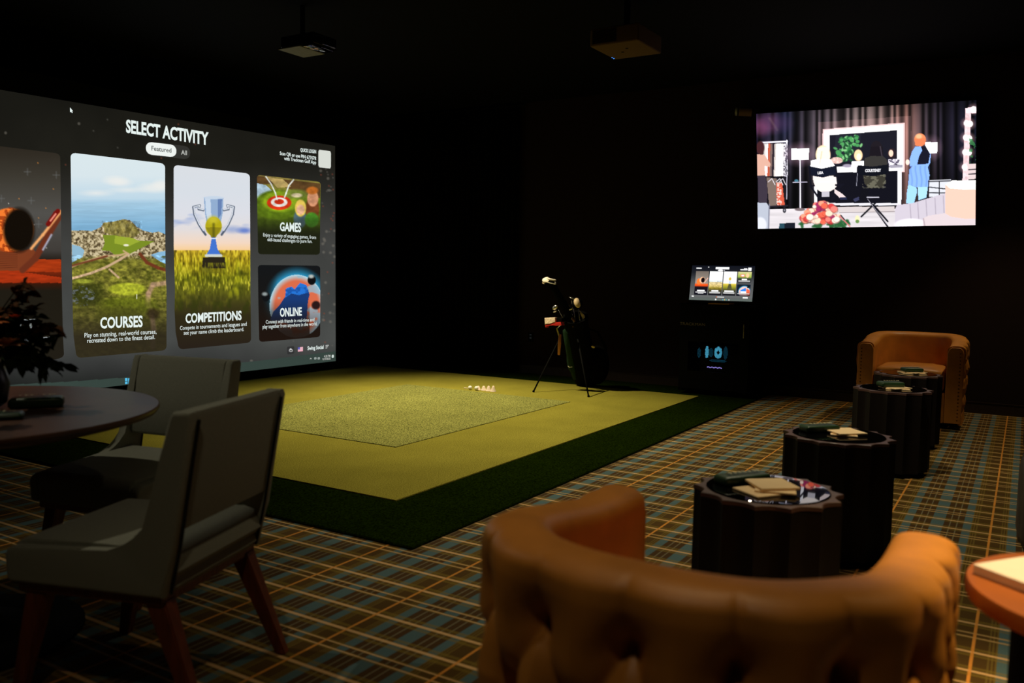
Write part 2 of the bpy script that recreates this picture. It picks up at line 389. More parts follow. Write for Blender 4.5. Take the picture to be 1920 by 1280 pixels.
def p_practice(p):
    p.grad([(268, (44, 38, 30)), (330, (62, 58, 50)), (400, (84, 82, 78)), (470, (66, 62, 58)), (486, (40, 34, 28)), (488, (150, 55, 20)), (512, (120, 40, 16)), (530, (60, 26, 12)), (545, (32, 28, 20)), (690, (34, 30, 22))])
    r = np.random.RandomState(8)
    for i in range(26): p.ell(r.uniform(-90, 112), r.uniform(300, 470), 1, 1.1, [(230, 225, 215), (240, 150, 60)][i % 2], 1.4, .8)
    for x, y in ((51, 322), (105, 328), (58, 376), (2, 372), (72, 420)): p.seg(x-6, y, x+6, y, 1, (110, 112, 112), 3, .7); p.seg(x, y-6, x, y+6, 1, (110, 112, 112), 3, .7)
    p.poly([(-90, 486), (113, 486), (114, 510), (-90, 508)], (196, 66, 22)); p.poly([(-90, 508), (30, 508), (115, 520), (115, 530), (-90, 530)], (205, 62, 22), .9)
    p.mix(((p.Y > 486) & (p.Y < 532))*p.noise(20, 3, 6)*.5, (90, 26, 10))
    p.poly([(-40, 470), (2, 462), (40, 470), (60, 465), (72, 478), (60, 497), (38, 507), (-40, 507)], (128, 62, 34))
    for k in range(8): p.seg(-10, 474+k*4, 32, 473+k*4, 1, (90, 40, 22), 1, .8)
    p.line([(42, 506), (66, 484), (92, 436), (114, 400)], 12, (110, 50, 30), 3); p.line([(58, 466), (80, 440), (114, 396)], 5, (250, 176, 110), 3)
    p.line([(90, 420), (104, 400), (108, 396)], 9, (120, 20, 16), 2); p.line([(94, 414), (104, 401)], 3, (250, 150, 130), 1.5); p.seg(80, 468, 96, 440, 3, (190, 205, 235), 3, .9)
    p.ell(18, 431, 45, 41, (255, 130, 50), 3); n = p.noise(6, 6, 2, 2)
    p.mix((np.hypot(p.X-18, p.Y-431) < 42)*(n > .5)*.7, (150, 50, 16)); p.ell(35, 431, 29, 41, (20, 14, 8), 7)
ca = display('menu_card', ps, M_pic, scr, [(-98, 262), (-98, 712)], [(112.3, 288), (113.5, 370), (114.6, 507), (117.6, 630), (119.8, 670)], 150, 300, p_practice, 9, .004)
ca['label'] = 'leftmost menu card with a glowing golf ball and club'
text('card_text', ca, M_txt, scr, 'PRACTICE', [(-58, 604), (66, 597), (66, 623), (-58, 633)], .012, .03)
text('card_text', ca, M_txt, scr, 'Sharpen your skills at every', [(-84, 640), (92, 628), (92, 638), (-84, 651)], .012, .004)
text('card_text', ca, M_txt, scr, 'part of the game.', [(-44, 650), (58, 641), (58, 652), (-44, 662)], .012, .004)
def p_courses(p):
    p.grad([(286, (224, 238, 242)), (330, (222, 236, 242)), (372, (196, 222, 238)), (380, (170, 208, 232)), (430, (126, 178, 214)), (470, (120, 176, 210))])
    for c in ((215, 338, 18, 7), (226, 342, 16, 6), (290, 352, 26, 8), (302, 346, 14, 8), (180, 362, 20, 4), (240, 356, 20, 3)): p.ell(*c, (244, 244, 240), 8, .75)
    p.mod(p.noise(40, 3, 4), .06, p.Y > 380)
    land = [(130, 432), (150, 432), (172, 433), (188, 426), (194, 417), (208, 416), (232, 410.5), (244, 413), (256, 425), (268, 432), (285, 436), (297, 434), (312, 440), (315, 700), (120, 700)]
    p.poly(land, (150, 134, 96)); n = p.noise(3.4, 3.4, 9, 3); m = (p.Y < 490) & (p.C[:, 2] < 130)
    p.mix(m*np.clip((n-.47)*7, 0, 1), (216, 200, 162)); p.mix(m*np.clip((.43-n)*8, 0, 1), (84, 70, 48))
    p.poly([(192, 418), (208, 416), (232, 411), (250, 420), (262, 436), (250, 446), (215, 442), (196, 436)], (132, 122, 54), .75); p.mod(p.noise(4, 9, 5), .45, (p.Y > 414) & (p.Y < 447) & (p.X > 190) & (p.X < 266))
    p.poly([(192, 440), (215, 441), (240, 446), (262, 451), (290, 452), (262, 466), (235, 480), (215, 478), (205, 470), (190, 470), (196, 455)], (126, 146, 40))
    p.poly([(215, 442), (248, 446), (262, 452), (240, 462), (214, 456)], (160, 178, 54)); p.ell(236, 459.5, 5, 2.2, (240, 238, 214))
    p.poly([(134, 458), (150, 462), (158, 470), (154, 482), (134, 492)], (148, 190, 214)); p.poly([(282, 478), (298, 472), (312, 470), (312, 496), (300, 490)], (140, 190, 222))
    gr = p.noise(9, 5, 21, 4); lo = np.clip((p.Y-478)/10, 0, 1)
    p.mix(lo*(p.Y > 478)*(p.C[:, 2] < 180)*.92, (120, 118, 40)); p.mod(gr, .5, p.Y > 478); p.mix((p.Y > 480)*np.clip((.45-p.noise(9, 6, 33))*6, 0, 1)*.7, (70, 74, 20))
    p.line([(134, 500), (165, 488), (195, 480), (225, 478), (237, 474), (231, 470)], 3, (206, 172, 130), 2); p.line([(134, 522), (170, 512), (200, 500), (225, 486), (240, 476)], 4.5, (210, 176, 140), 2)
    p.line([(205, 505), (222, 520)], 4, (200, 168, 130), 2); p.line([(262, 476), (275, 492), (296, 502), (310, 506)], 6, (116, 58, 34), 2); p.line([(134, 498), (172, 488), (200, 480)], 3.5, (120, 66, 40), 2)
    p.line([(312, 530), (286, 534), (278, 550), (276, 570), (284, 585), (288, 620), (286, 650)], 9, (186, 150, 118), 4, .85)
    p.ell(160, 552, 34, 24, (50, 54, 18), 18, .85); p.ell(156, 527, 18, 4, (150, 156, 50), 2)
    m = (np.hypot((p.X-152)/26, (p.Y-555)/19) < 1); p.mix(m*np.clip((p.noise(6, 4, 44)-.5)*7, 0, 1)*.8, (110, 118, 128))
    p.ell(238, 542, 34, 12, (172, 178, 48), 3); p.ell(240, 575, 52, 20, (104, 114, 24), 10, .8); p.ell(222, 592, 44, 18, (92, 96, 26), 6, .8)
    p.seg(256, 552, 256, 560, 1.2, (235, 235, 220)); p.ell(286, 588, 12, 10, (46, 34, 18), 6, .8); p.mod(p.noise(4, 4, 50, 2), .25, p.Y > 500)
    p.mix(np.clip((p.Y-560)/70, 0, 1)*.93, (46, 40, 28))
cb = display('menu_card', ps, M_pic, scr, [(131.8, 286), (133, 370), (134, 479), (136, 589), (137.5, 630), (143, 671)], [(309, 306.5), (309, 370), (309.8, 507), (311.8, 545), (311.8, 656.5)], 190, 380, p_courses, 9, .004)
cb['label'] = 'menu card with a rocky coastal golf course'
text('card_text', cb, M_txt, scr, 'COURSES', [(186.5, 594.5), (266, 591), (266, 613), (186.5, 616)], .012, .03)
text('card_text', cb, M_txt, scr, 'Play on stunning, real-world courses,', [(157, 624), (292, 617), (292, 627), (157, 634.5)], .012, .004)
text('card_text', cb, M_txt, scr, 'recreated down to the finest detail.', [(162, 634), (289, 627), (289, 637), (162, 644.5)], .012, .004)
def p_comp(p):
    p.grad([(308, (224, 228, 234)), (360, (222, 228, 236)), (400, (226, 228, 236)), (430, (232, 226, 226)), (455, (250, 222, 200)), (468, (255, 214, 160)), (470, (190, 160, 40)), (490, (170, 150, 30)), (520, (128, 128, 26)), (545, (96, 96, 26)), (570, (66, 62, 26)), (592, (50, 44, 24)), (650, (42, 34, 26))])
    n = p.noise(60, 16, 12); p.mix((p.Y < 440)*(p.Y > 385)*np.clip((.46-n)*7, 0, 1)*.7, (150, 172, 222)); p.ell(458, 432, 12, 5, (84, 116, 206), 6, .8); p.ell(436, 430, 16, 6, (110, 140, 210), 8, .5)
    g = p.noise(2.6, 9, 22, 2); k = (p.Y > 469); p.mod(g, .6, k*np.clip(1-(p.Y-520)/50, 0, 1)); p.mix(k*(p.Y < 545)*np.clip((g-.6)*5, 0, 1)*.7, (216, 206, 64))
    p.mix(k*np.clip((585-p.Y)/40, 0, 1)*np.clip((p.noise(12, 26, 31)-.55)*5, 0, 1)*.6, (176, 176, 30)); p.mix(k*(p.Y > 500)*(p.Y < 600)*np.clip((.45-p.noise(14, 22, 35))*5, 0, 1)*.6, (50, 56, 16))
    B, D, Wt = (150, 178, 214), (84, 96, 116), (236, 242, 250)
    for sgn in (-1, 1):
        cx = 400; q = lambda x, y: (cx+sgn*x, y)
        p.line([q(19, 394), q(28, 392), q(26, 385), q(38, 388), q(36, 402), q(28, 420), q(20, 433), q(15, 440)], 4, D, 1.2)
        p.line([q(19, 393), q(28, 391), q(26, 385), q(37, 388), q(35, 402), q(27, 420), q(19, 432)], 1.8, Wt, 1)
    p.poly([(381.5, 370), (418.5, 372), (417, 400), (412, 425), (405, 444), (395, 443), (388, 425), (384, 400)], B)
    p.poly([(384, 372), (394, 370), (396, 410), (392, 425), (386, 400)], (222, 234, 248), .8); p.poly([(408, 372), (416, 373), (414, 402), (408, 412)], (96, 124, 178), .8)
    p.ell(400, 370.5, 18.5, 3, (204, 220, 238)); p.ell(400, 424, 15.5, 18, (186, 174, 26), 1.5); p.poly([(385, 426), (415, 426), (402, 449), (398, 449)], (150, 138, 26))
    p.ell(399, 412, 9, 7, (214, 204, 60), 8, .7); p.seg(400, 420, 400, 446, 3, (70, 70, 20), 5, .8)
    p.poly([(396.5, 445), (403.5, 445), (407, 466), (414, 478), (386, 478), (393, 466)], (70, 120, 214)); p.line([(386, 479), (414, 479)], 5, (214, 220, 214), 1.5); p.line([(394, 447), (406, 447)], 2, Wt)
    p.poly([(380, 482), (421, 482), (423, 503), (378, 503)], (44, 38, 26)); p.mix((np.abs(p.X-400) < 24)*(p.Y > 492)*(p.Y < 512)*np.clip((g-.4)*3, 0, 1), (120, 116, 30))
cc = display('menu_card', ps, M_pic, scr, [(325.2, 309), (325.2, 460), (327.5, 541), (326.8, 582), (328.8, 623), (335, 655)], [(468, 325.5), (468.6, 420), (469, 521), (470.3, 642)], 156, 345, p_comp, 8, .004)
cc['label'] = 'menu card with a silver trophy cup in grass'
text('card_text', cc, M_txt, scr, 'COMPETITIONS', [(346.5, 587.5), (451.5, 582), (451.5, 600), (346.5, 606)], .012, .03)
text('card_text', cc, M_txt, scr, 'Compete in tournaments and leagues and', [(336, 611), (461, 603), (461, 612), (336, 620)], .012, .004)
text('card_text', cc, M_txt, scr, 'see your name climb the leaderboard.', [(343, 620), (456, 613), (456, 622), (343, 629)], .012, .004)
def p_games(p):
    p.grad([(330, (128, 112, 60)), (352, (130, 124, 50)), (372, (104, 124, 30)), (420, (66, 84, 22)), (440, (40, 46, 20)), (478, (30, 30, 20))])
    p.poly([(480, 330), (600, 344), (600, 372), (560, 362), (520, 345), (480, 345)], (92, 66, 36)); p.poly([(500, 332), (530, 336), (545, 350), (520, 352)], (196, 170, 104), .9)
    p.poly([(480, 343), (498, 347), (509, 357), (495, 372), (482, 376)], (182, 208, 224)); p.ell(520, 384, 44, 28, (92, 118, 24), 4); p.ell(524, 378, 33, 19, (138, 166, 30), 5); p.ell(554, 364, 22, 9, (118, 132, 50), 5); p.ell(556, 366, 10, 4, (214, 198, 160), 2)
    p.ell(523, 380, 23, 13.5, (214, 56, 24)); p.ell(523, 379, 15.5, 8.8, (238, 232, 224)); p.ell(523, 378, 9, 5, (210, 52, 26))
    p.line([(498, 331), (508, 345), (516, 362), (519, 374)], 2.4, (236, 240, 232), 1.5); p.line([(550, 337), (541, 348), (536, 362), (533, 370)], 2.4, (236, 240, 232), 1.5)
    # plain round-headed figures stand in for the cartoon players
    p.ell(585, 392, 13, 22, (120, 66, 34), 3); p.ell(586, 372, 10.5, 15, (214, 150, 112), 2); p.ell(585, 357, 11, 7, (200, 110, 40), 3)
    p.ell(562, 410, 12, 18, (80, 104, 112), 3); p.ell(563, 390, 10.5, 16, (232, 200, 90), 2); p.ell(563, 393, 7.5, 9.5, (226, 176, 140), 2); p.ell(584, 412, 13, 14, (70, 130, 36), 3)
    p.mod(p.noise(9, 7, 3), .22); p.mix(np.clip((p.Y-405)/36, 0, 1)*.8, (32, 34, 20))
cd = display('menu_card', ps, M_pic, scr, [(481.3, 327.5), (482, 400), (483.5, 476.5)], [(600.7, 341), (600, 400), (599.2, 477.5)], 130, 165, p_games, 6, .004)
cd['label'] = 'menu card with a red and white target on a green'
text('card_text', cd, M_txt, scr, 'GAMES', [(523.5, 416.5), (563, 417.5), (563, 435.5), (523.5, 433)], .012, .03)
text('card_text', cd, M_txt, scr, 'Enjoy a variety of engaging games, from', [(492, 436.5), (591, 441.5), (591, 449.5), (492, 444.5)], .012, .004)
text('card_text', cd, M_txt, scr, 'skill-based challenges to pure fun.', [(500, 445.5), (584, 449), (584, 457), (500, 453.5)], .012, .004)
def p_online(p):
    p.grad([(496, (22, 24, 26)), (640, (30, 24, 18))]); d = np.hypot((p.X-556)/51, (p.Y-574)/59)
    p.mix(np.clip(1-(d-1)/.3, 0, 1)*(d > 1)*np.clip((p.X-490)/30, 0, 1)*np.clip(1.3-(p.Y-500)/90, 0, 1), (44, 150, 196)); p.mix(d < 1, (226, 112, 76)); p.mix((d < 1)*np.clip((d-.8)/.2, 0, 1), (176, 226, 244))
    n = p.noise(20, 16, 61); p.mix((d < .97)*np.clip((n-.56)*12, 0, 1)*.8, (150, 190, 210)); cont = [(522, 574), (534, 556), (536, 540), (546, 537), (552, 542), (562, 530), (574, 534), (580, 552), (577, 566), (574, 606), (560, 612), (530, 604), (506, 600), (512, 584)]
    p.poly(cont, (28, 60, 120)); p.poly([(534, 558), (536, 540), (546, 537), (552, 542), (562, 530), (574, 534), (578, 548), (560, 553), (546, 550)], (40, 120, 220))
    p.mix((np.abs(p.X-556) < 22)*(np.abs(p.Y-547) < 9)*np.clip((p.noise(4, 4, 70, 1)-.5)*5, 0, 1)*.6, (24, 70, 150)); p.ell(592, 572, 8, 8, (44, 26, 26), 3); p.mix(np.clip((p.Y-560)/60, 0, 1)*.85*(p.X < 580), (30, 22, 18)); p.mix(np.clip((p.Y-575)/60, 0, 1)*.75, (34, 22, 16))
    p.ell(498, 556, 7.5, 9, (18, 20, 22), 1.5); p.ell(496, 551, 5, 3.4, (150, 160, 160), 3); p.ell(584, 525, 7.8, 9, (16, 16, 18), 1.5); p.ell(583, 518, 5, 3.4, (190, 196, 190), 3)
ce = display('menu_card', ps, M_pic, scr, [(483, 496.5), (484, 570), (485.6, 641)], [(599.9, 498), (600, 560), (599.9, 631.5)], 126, 155, p_online, 6, .004)
ce['label'] = 'menu card with a blue and orange globe'
text('card_text', ce, M_txt, scr, 'ONLINE', [(523.5, 577), (564.5, 575.5), (564.5, 591.5), (523.5, 594)], .012, .03)
text('card_text', ce, M_txt, scr, 'Connect with friends in real-time and', [(497, 600), (588, 595.5), (588, 603.5), (497, 608)], .012, .004)
text('card_text', ce, M_txt, scr, 'play together from anywhere in the world.', [(491, 608.5), (593.5, 603), (593.5, 611), (491, 617.5)], .012, .004)
# heading, switch, login note, footer
text('screen_text', ps, M_txt, scr, 'SELECT ACTIVITY', [(235.5, 223.5), (390.5, 248), (390.5, 273), (235.5, 249)], .006, .035)
def flat(c): return lambda p: p.grad([(0, c), (2000, c)])
display('toggle_button', ps, M_pic, scr, [(273, 265.5), (273, 290.5)], [(356, 274.5), (356, 299)], 20, 20, flat((52, 52, 48)), 11, .003)
display('toggle_button', ps, M_pic, scr, [(273, 265.5), (273, 289)], [(330, 272), (330, 295)], 30, 24, flat((245, 250, 246)), 11, .005)['label'] = 'white Featured button'
M_dark_txt = emit('screen_dark_text', (90, 96, 92), 1); M_grey_txt = emit('screen_grey_text', (190, 192, 186), 1)
text('screen_text', ps, M_dark_txt, scr, 'Featured', [(283, 273), (320.5, 278), (320.5, 288), (283, 284)], .008, .015)
text('screen_text', ps, M_grey_txt, scr, 'All', [(338.5, 281), (349.5, 282.5), (349.5, 292.5), (338.5, 291.5)], .008, .015)
text('screen_text', ps, M_txt, scr, 'QUICK LOGIN', [(562.5, 277.5), (592, 281), (592, 289), (562.5, 285.5)], .006, .03)
text('screen_text', ps, M_txt, scr, 'Scan QR or use PIN 677678', [(524, 283.5), (592, 293.5), (592, 301.5), (524, 291.5)], .006, .02)
text('screen_text', ps, M_txt, scr, 'with Trackman Golf App', [(532, 293.5), (592, 301), (592, 309), (532, 301)], .006, .02)
display('code_panel', ps, M_pic, scr, [(596.5, 280.5), (596.5, 313.5)], [(620, 283.5), (620, 316)], 10, 10, flat((222, 226, 218)), 1.5, .004)['label'] = 'blank pale panel beside the login text'
display('footer_button', ps, M_pic, scr, [(537.5, 650), (538, 664.5)], [(551.5, 648.5), (551.5, 662.5)], 8, 8, flat((52, 52, 52)), 1.5, .003)
def p_cloud(p):
    p.grad([(0, (52, 52, 52)), (999, (52, 52, 52))]); p.ell(544.8, 656.8, 3.6, 2.6, (225, 225, 225)); p.ell(544.8, 657, 2.4, 1.3, (52, 52, 52)); p.ell(544.5, 654.4, 1.8, 1.6, (225, 225, 225))
display('footer_icon', ps, M_pic, scr, [(540, 651), (540, 662)], [(549.5, 650), (549.5, 661)], 30, 30, p_cloud, 0, .005)['label'] = 'small white cloud icon'
def p_flag(p):
    p.grad([(0, (236, 150, 170)), (999, (236, 150, 170))])
    for k in range(5): p.seg(558, 651.6+k*1.9, 568, 650.8+k*1.9, .8, (244, 220, 226), .5)
    p.poly([(557, 650), (562, 650), (562, 655), (557, 655)], (100, 100, 190))
display('footer_icon', ps, M_pic, scr, [(558, 651), (558, 659)], [(567.4, 650), (567.4, 658)], 24, 24, p_flag, 0, .005)['label'] = 'small red, white and blue flag'
text('screen_text', ps, M_txt, scr, 'Swing Social', [(576, 649), (606, 646.5), (606, 655), (576, 657.5)], .006, .025)
for k, wd in enumerate((6, 4.5, 3)):
    display('menu_line', ps, M_pic, scr, [(610, 647+k*2.6), (610, 648+k*2.6)], [(610+wd, 646.4+k*2.6), (610+wd, 647.4+k*2.6)], 3, 3, flat((215, 218, 214)), 0, .004)
text('screen_text', ps, M_grey_txt, scr, '4:32 PM', [(607, 665.5), (619, 664.5), (619, 669), (607, 670)], .006, .02)
text('screen_text', ps, M_grey_txt, scr, '9/13/2025', [(604, 671.5), (619, 670), (619, 674.5), (604, 676)], .006, .02)
text('screen_text', ps, M_grey_txt, scr, '^', [(580, 671), (584, 670.5), (584, 675), (580, 675.5)], .006, .03)
display('footer_icon', ps, M_pic, scr, [(621.5, 665), (621.5, 671)], [(625.5, 664.5), (625.5, 670.5)], 6, 6, flat((210, 222, 216)), 1, .004)
for x in (588.5, 595): display('footer_icon', ps, M_pic, scr, [(x, 669.5), (x, 674)], [(x+4.5, 669), (x+4.5, 673.5)], 6, 6, flat((150, 160, 155)), 1, .004)
me = bpy.data.meshes.new('mouse_pointer'); me.from_pydata(scr([130, 135.8, 133.4, 135.2, 133.6, 132, 130], [201.5, 208.6, 208.6, 211.4, 212.2, 209.2, 210.6], .01).tolist(), [], [(0, 1, 2, 6), (2, 3, 4, 5), (2, 5, 6)]); link('mouse_pointer', me, M_txt, ps)

# ---- television on the back wall
TVC = [(2.468, 2.882), (.489, 2.843), (.436, 1.725), (2.404, 1.715)]      # tl, tr, br, bl as (y, z)
HT = homog(TVC, [(75, 184), (1802, 77), (1790, 1050), (92, 1080)]); HTi = np.linalg.inv(HT)  # television plane to pixel positions in an enlarged image crop
XT = 8.80
def tv3(X, Y, d):
    u, v = hmap(HTi, np.asarray(X, float), np.asarray(Y, float)); return np.c_[np.full(len(u), XT-d), u, v]
tv = thing('television', 'large wall-mounted television showing a dressing room scene with two canvas chairs', 'television', (0, 0, 0))
bm = nb(); pts = [(2.48, 2.90), (.475, 2.861), (.422, 1.707), (2.392, 1.697)]
prism(bm, pts, XT+.003, XT+.045, 'x'); obj('housing', bm, M_plastic, tv)
def p_tv(p):
    g = p.grad; X, Y = p.X, p.Y
    g([(75, (30, 24, 44)), (250, (40, 38, 52)), (430, (58, 52, 64)), (700, (120, 104, 108)), (900, (140, 120, 118)), (1100, (150, 122, 118)), (1250, (150, 104, 94)), (1400, (70, 58, 66)), (1560, (34, 30, 44)), (1802, (16, 18, 30))], True)
    fold = np.sin(X/11+1.4*np.sin(X/47)+.9*np.sin(X/19+2)); p.C *= (.62+.42*np.clip(fold, -1, 1))[:, None]
    fall = np.interp(Y, [70, 200, 330, 500, 700, 950], [.55, .85, 1, .9, .55, .35]); p.C *= fall[:, None]
    p.ell(170, 260, 150, 70, (130, 70, 120), 60, .4); p.ell(110, 300, 60, 60, (150, 70, 110), 50, .3); p.seg(180, 220, 240, 310, 14, (110, 90, 90), 16, .4); p.ell(300, 250, 60, 160, (30, 40, 80), 60, .35)
    # floor
    p.poly([(60, 935), (300, 925), (700, 915), (1160, 925), (1300, 880), (1810, 800), (1810, 1100), (60, 1100)], (206, 200, 204)); p.mod(p.noise(300, 22, 5), .09, Y > 900)
    p.poly([(700, 912), (1160, 905), (1160, 950), (720, 955)], (196, 186, 186)); p.seg(730, 955, 1160, 945, 4, (120, 110, 116), 4)
    # lit vanity frame
    p.poly([(560, 250), (1290, 200), (1290, 900), (560, 900)], (255, 190, 190), .16)
    p.poly([(596, 305), (1240, 252), (1240, 640), (596, 640)], (255, 214, 214), .85); p.poly([(608, 314), (1228, 264), (1228, 630), (608, 630)], (255, 255, 255))
    p.poly([(652, 350), (1180, 312), (1180, 620), (652, 620)], (22, 22, 32)); p.poly([(700, 350), (900, 335), (870, 560), (680, 560)], (38, 40, 52), .4)
    # under the table
    p.poly([(540, 640), (1216, 620), (1216, 905), (540, 900)], (14, 14, 22)); p.poly([(530, 600), (1220, 585), (1222, 628), (700, 644), (530, 640)], (250, 246, 250))
    p.poly([(1184, 610), (1216, 610), (1212, 895), (1182, 900)], (232, 230, 238)); p.poly([(532, 700), (556, 700), (556, 900), (532, 900)], (222, 220, 228)); p.poly([(640, 880), (1200, 880), (1200, 898), (640, 898)], (214, 212, 220)); p.poly([(1110, 585), (1222, 580), (1222, 604), (1110, 606)], (150, 146, 160))
    # plant in the mirror
    r = np.random.RandomState(4)
    for i in range(95):
        t = r.rand(); x = 790+r.normal()*40*(1.1-.3*t)+(.5-t)*40; y = 350+200*t; p.ell(x, y, 17, 9, [(40, 104, 56), (74, 150, 84), (26, 66, 40), (120, 186, 120)][i % 4], 4, .95, r.uniform(0, 180))
    for x, y in ((715, 480), (725, 495), (740, 510), (745, 390), (870, 400), (860, 375), (870, 430)): p.ell(x, y, 16, 13, (66, 140, 78), 4)
    p.ell(706, 548, 48, 26, (232, 190, 180), 6); p.mod(p.noise(14, 14, 9), .3, (abs(X-706) < 50) & (abs(Y-548) < 28)); p.ell(790, 590, 36, 14, (150, 140, 160), 6)
    # reflections of the two seated people
    p.ell(876, 508, 33, 45, (250, 206, 160), 5); p.ell(880, 520, 18, 26, (255, 232, 206), 4); p.poly([(826, 556), (920, 550), (924, 640), (812, 640)], (252, 250, 254))
    p.ell(1140, 498, 35, 45, (34, 26, 32), 5); p.ell(1132, 492, 18, 27, (250, 204, 180), 4); p.poly([(1110, 540), (1176, 536), (1204, 572), (1116, 588)], (226, 220, 232)); p.mix((abs(X-1155) < 46)*(abs(Y-562) < 24)*(p.noise(14, 14, 8) > .53)*.8, (60, 54, 74))
    # clothes rail at the left
    p.seg(104, 409, 318, 400, 12, (236, 230, 246), 2); p.seg(316, 392, 312, 670, 10, (230, 226, 240), 2); p.seg(318, 660, 316, 850, 5, (200, 196, 214), 2)
    for i, (x, c) in enumerate(zip(range(118, 322, 17), [(60, 40, 44), (214, 204, 200), (240, 236, 236), (190, 86, 60), (120, 96, 90), (44, 36, 44), (200, 190, 184), (244, 240, 240), (250, 246, 246), (220, 206, 200), (236, 232, 236), (180, 176, 186)])):
        p.poly([(x, 418), (x+17, 416), (x+20, 670), (x-6, 672)], c); p.seg(x+4, 420, x+4, 668, 3, [v*.6 for v in c], 5, .7)
    p.mix((X > 290)*(X < 332)*(Y > 430)*(Y < 670)*(p.noise(9, 9, 14) > .5)*.8, (50, 48, 60)); p.poly([(230, 416), (284, 414), (282, 668), (222, 668)], (244, 240, 240), .6)
    p.poly([(158, 680), (238, 690), (236, 900), (180, 905)], (112, 96, 88)); p.poly([(236, 720), (280, 720), (302, 900), (240, 903)], (200, 84, 60)); p.mix((X > 238)*(X < 276)*(Y > 720)*(Y < 900)*(p.noise(10, 10, 19) > .52)*.8, (240, 220, 210))
    for x in (200, 262, 285): p.line([(x-30, 716), (x, 690), (x+24, 738)], 5, (220, 214, 222), 2)
    p.line([(180, 908), (322, 900)], 12, (30, 28, 36), 3); p.ell(299, 937, 13, 20, (40, 38, 46), 3); p.ell(299, 936, 5, 8, (150, 150, 160), 2)
    # person sorting clothes
    p.ell(108, 450, 32, 52, (62, 30, 34), 6); p.poly([(84, 500), (140, 505), (190, 575), (184, 600), (140, 590), (146, 665), (88, 672)], (206, 160, 142)); p.poly([(88, 668), (148, 664), (166, 760), (162, 880), (94, 876)], (54, 46, 58))
    # floor lamps
    for lx, ly, lw, base in ((420, 500, 70, True), (1448, 450, 47, False)):
        p.ell(lx, ly, lw*1.5, 80, (255, 190, 220), 60, .25); p.poly([(lx-lw, ly-44), (lx+lw, ly-46), (lx+lw-2, ly+42), (lx-lw+2, ly+46)], (255, 252, 255))
    p.seg(420, 545, 423, 925, 10, (232, 226, 240), 2); p.seg(366, 720, 474, 717, 7, (176, 170, 190), 2); p.ell(392, 706, 16, 10, (60, 110, 130), 3); p.ell(420, 930, 40, 12, (110, 96, 100), 4)
    # chairs and sitters
    p.ell(600, 505, 58, 76, (252, 214, 176), 6); p.poly([(556, 450), (640, 440), (656, 520), (640, 580), (548, 580)], (255, 236, 210)); p.poly([(505, 550), (560, 536), (660, 540), (700, 600), (500, 610)], (250, 248, 252)); p.seg(590, 480, 575, 575, 8, (226, 150, 120), 10, .6)
    p.poly([(520, 670), (706, 665), (712, 740), (690, 770), (640, 795), (590, 795), (545, 770), (525, 715)], (226, 216, 212)); p.seg(560, 715, 700, 712, 6, (255, 255, 255), 5)
    p.poly([(486, 592), (590, 612), (694, 590), (704, 655), (600, 682), (494, 664)], (16, 20, 34))
    for a in (((494, 610), (505, 745)), ((700, 600), (718, 745)), ((500, 745), (580, 860)), ((745, 740), (660, 870)), ((700, 740), (760, 735)), ((500, 750), (530, 745)), ((690, 670), (760, 665))): p.line(a, 14, (16, 16, 26), 3)
    p.poly([(690, 770), (740, 800), (780, 835), (740, 850), (690, 800)], (212, 196, 196)); p.poly([(730, 835), (785, 835), (788, 852), (735, 856)], (30, 34, 60)); p.poly([(590, 790), (650, 790), (650, 830), (590, 832)], (180, 176, 186))
    p.ell(1018, 455, 46, 60, (26, 22, 28), 5); p.poly([(972, 440), (1066, 440), (1076, 540), (1050, 580), (975, 580), (960, 540)], (22, 18, 24)); p.seg(1048, 440, 1062, 520, 6, (96, 86, 98), 8, .7)
    p.poly([(926, 530), (975, 514), (1072, 514), (1100, 540), (1104, 600), (924, 600)], (48, 46, 44)); p.poly([(912, 660), (1080, 655), (1094, 720), (1060, 760), (960, 765), (925, 730)], (52, 50, 42)); p.mix((abs(X-1000) < 90)*(Y > 655)*(Y < 765)*(p.noise(30, 18, 27) > .55)*.6, (120, 118, 100))
    p.poly([(872, 585), (990, 596), (1112, 578), (1112, 650), (1000, 672), (874, 662)], (12, 14, 22))
    for a in (((872, 600), (862, 750)), ((1110, 590), (1108, 760)), ((860, 745), (930, 840)), ((1110, 745), (1030, 830)), ((940, 830), (1104, 1060)), ((1040, 850), (900, 985)), ((1000, 900), (1106, 1022)), ((930, 780), (1050, 780))): p.line(a, 13, (14, 14, 22), 3)
    p.line([(945, 835), (1035, 835)], 9, (190, 188, 200), 3); p.line([(950, 850), (1010, 930), (1104, 1050)], 3, (180, 176, 190), 2); p.line([(870, 650), (862, 745)], 4, (150, 150, 166), 2); p.poly([(880, 830), (890, 850), (850, 872), (836, 850)], (50, 52, 80)); p.poly([(900, 770), (960, 780), (930, 870), (880, 850)], (14, 14, 20))
    # standing person in blue
    p.ell(1360, 385, 46, 48, (226, 130, 84), 5); p.poly([(1316, 380), (1404, 375), (1400, 420), (1370, 440), (1322, 432)], (214, 118, 76)); p.ell(1350, 360, 24, 18, (255, 196, 150), 14, .7)
    p.poly([(1322, 440), (1400, 436), (1442, 500), (1440, 560), (1420, 600), (1434, 660), (1420, 752), (1340, 757), (1266, 738), (1276, 620), (1300, 590), (1280, 596), (1278, 540), (1296, 480)], (130, 170, 246)); p.mix((X > 1266)*(X < 1434)*(Y > 590)*(Y < 755)*np.clip(np.sin(X/6+np.sin(Y/30)), 0, 1)*.4, (84, 118, 208))
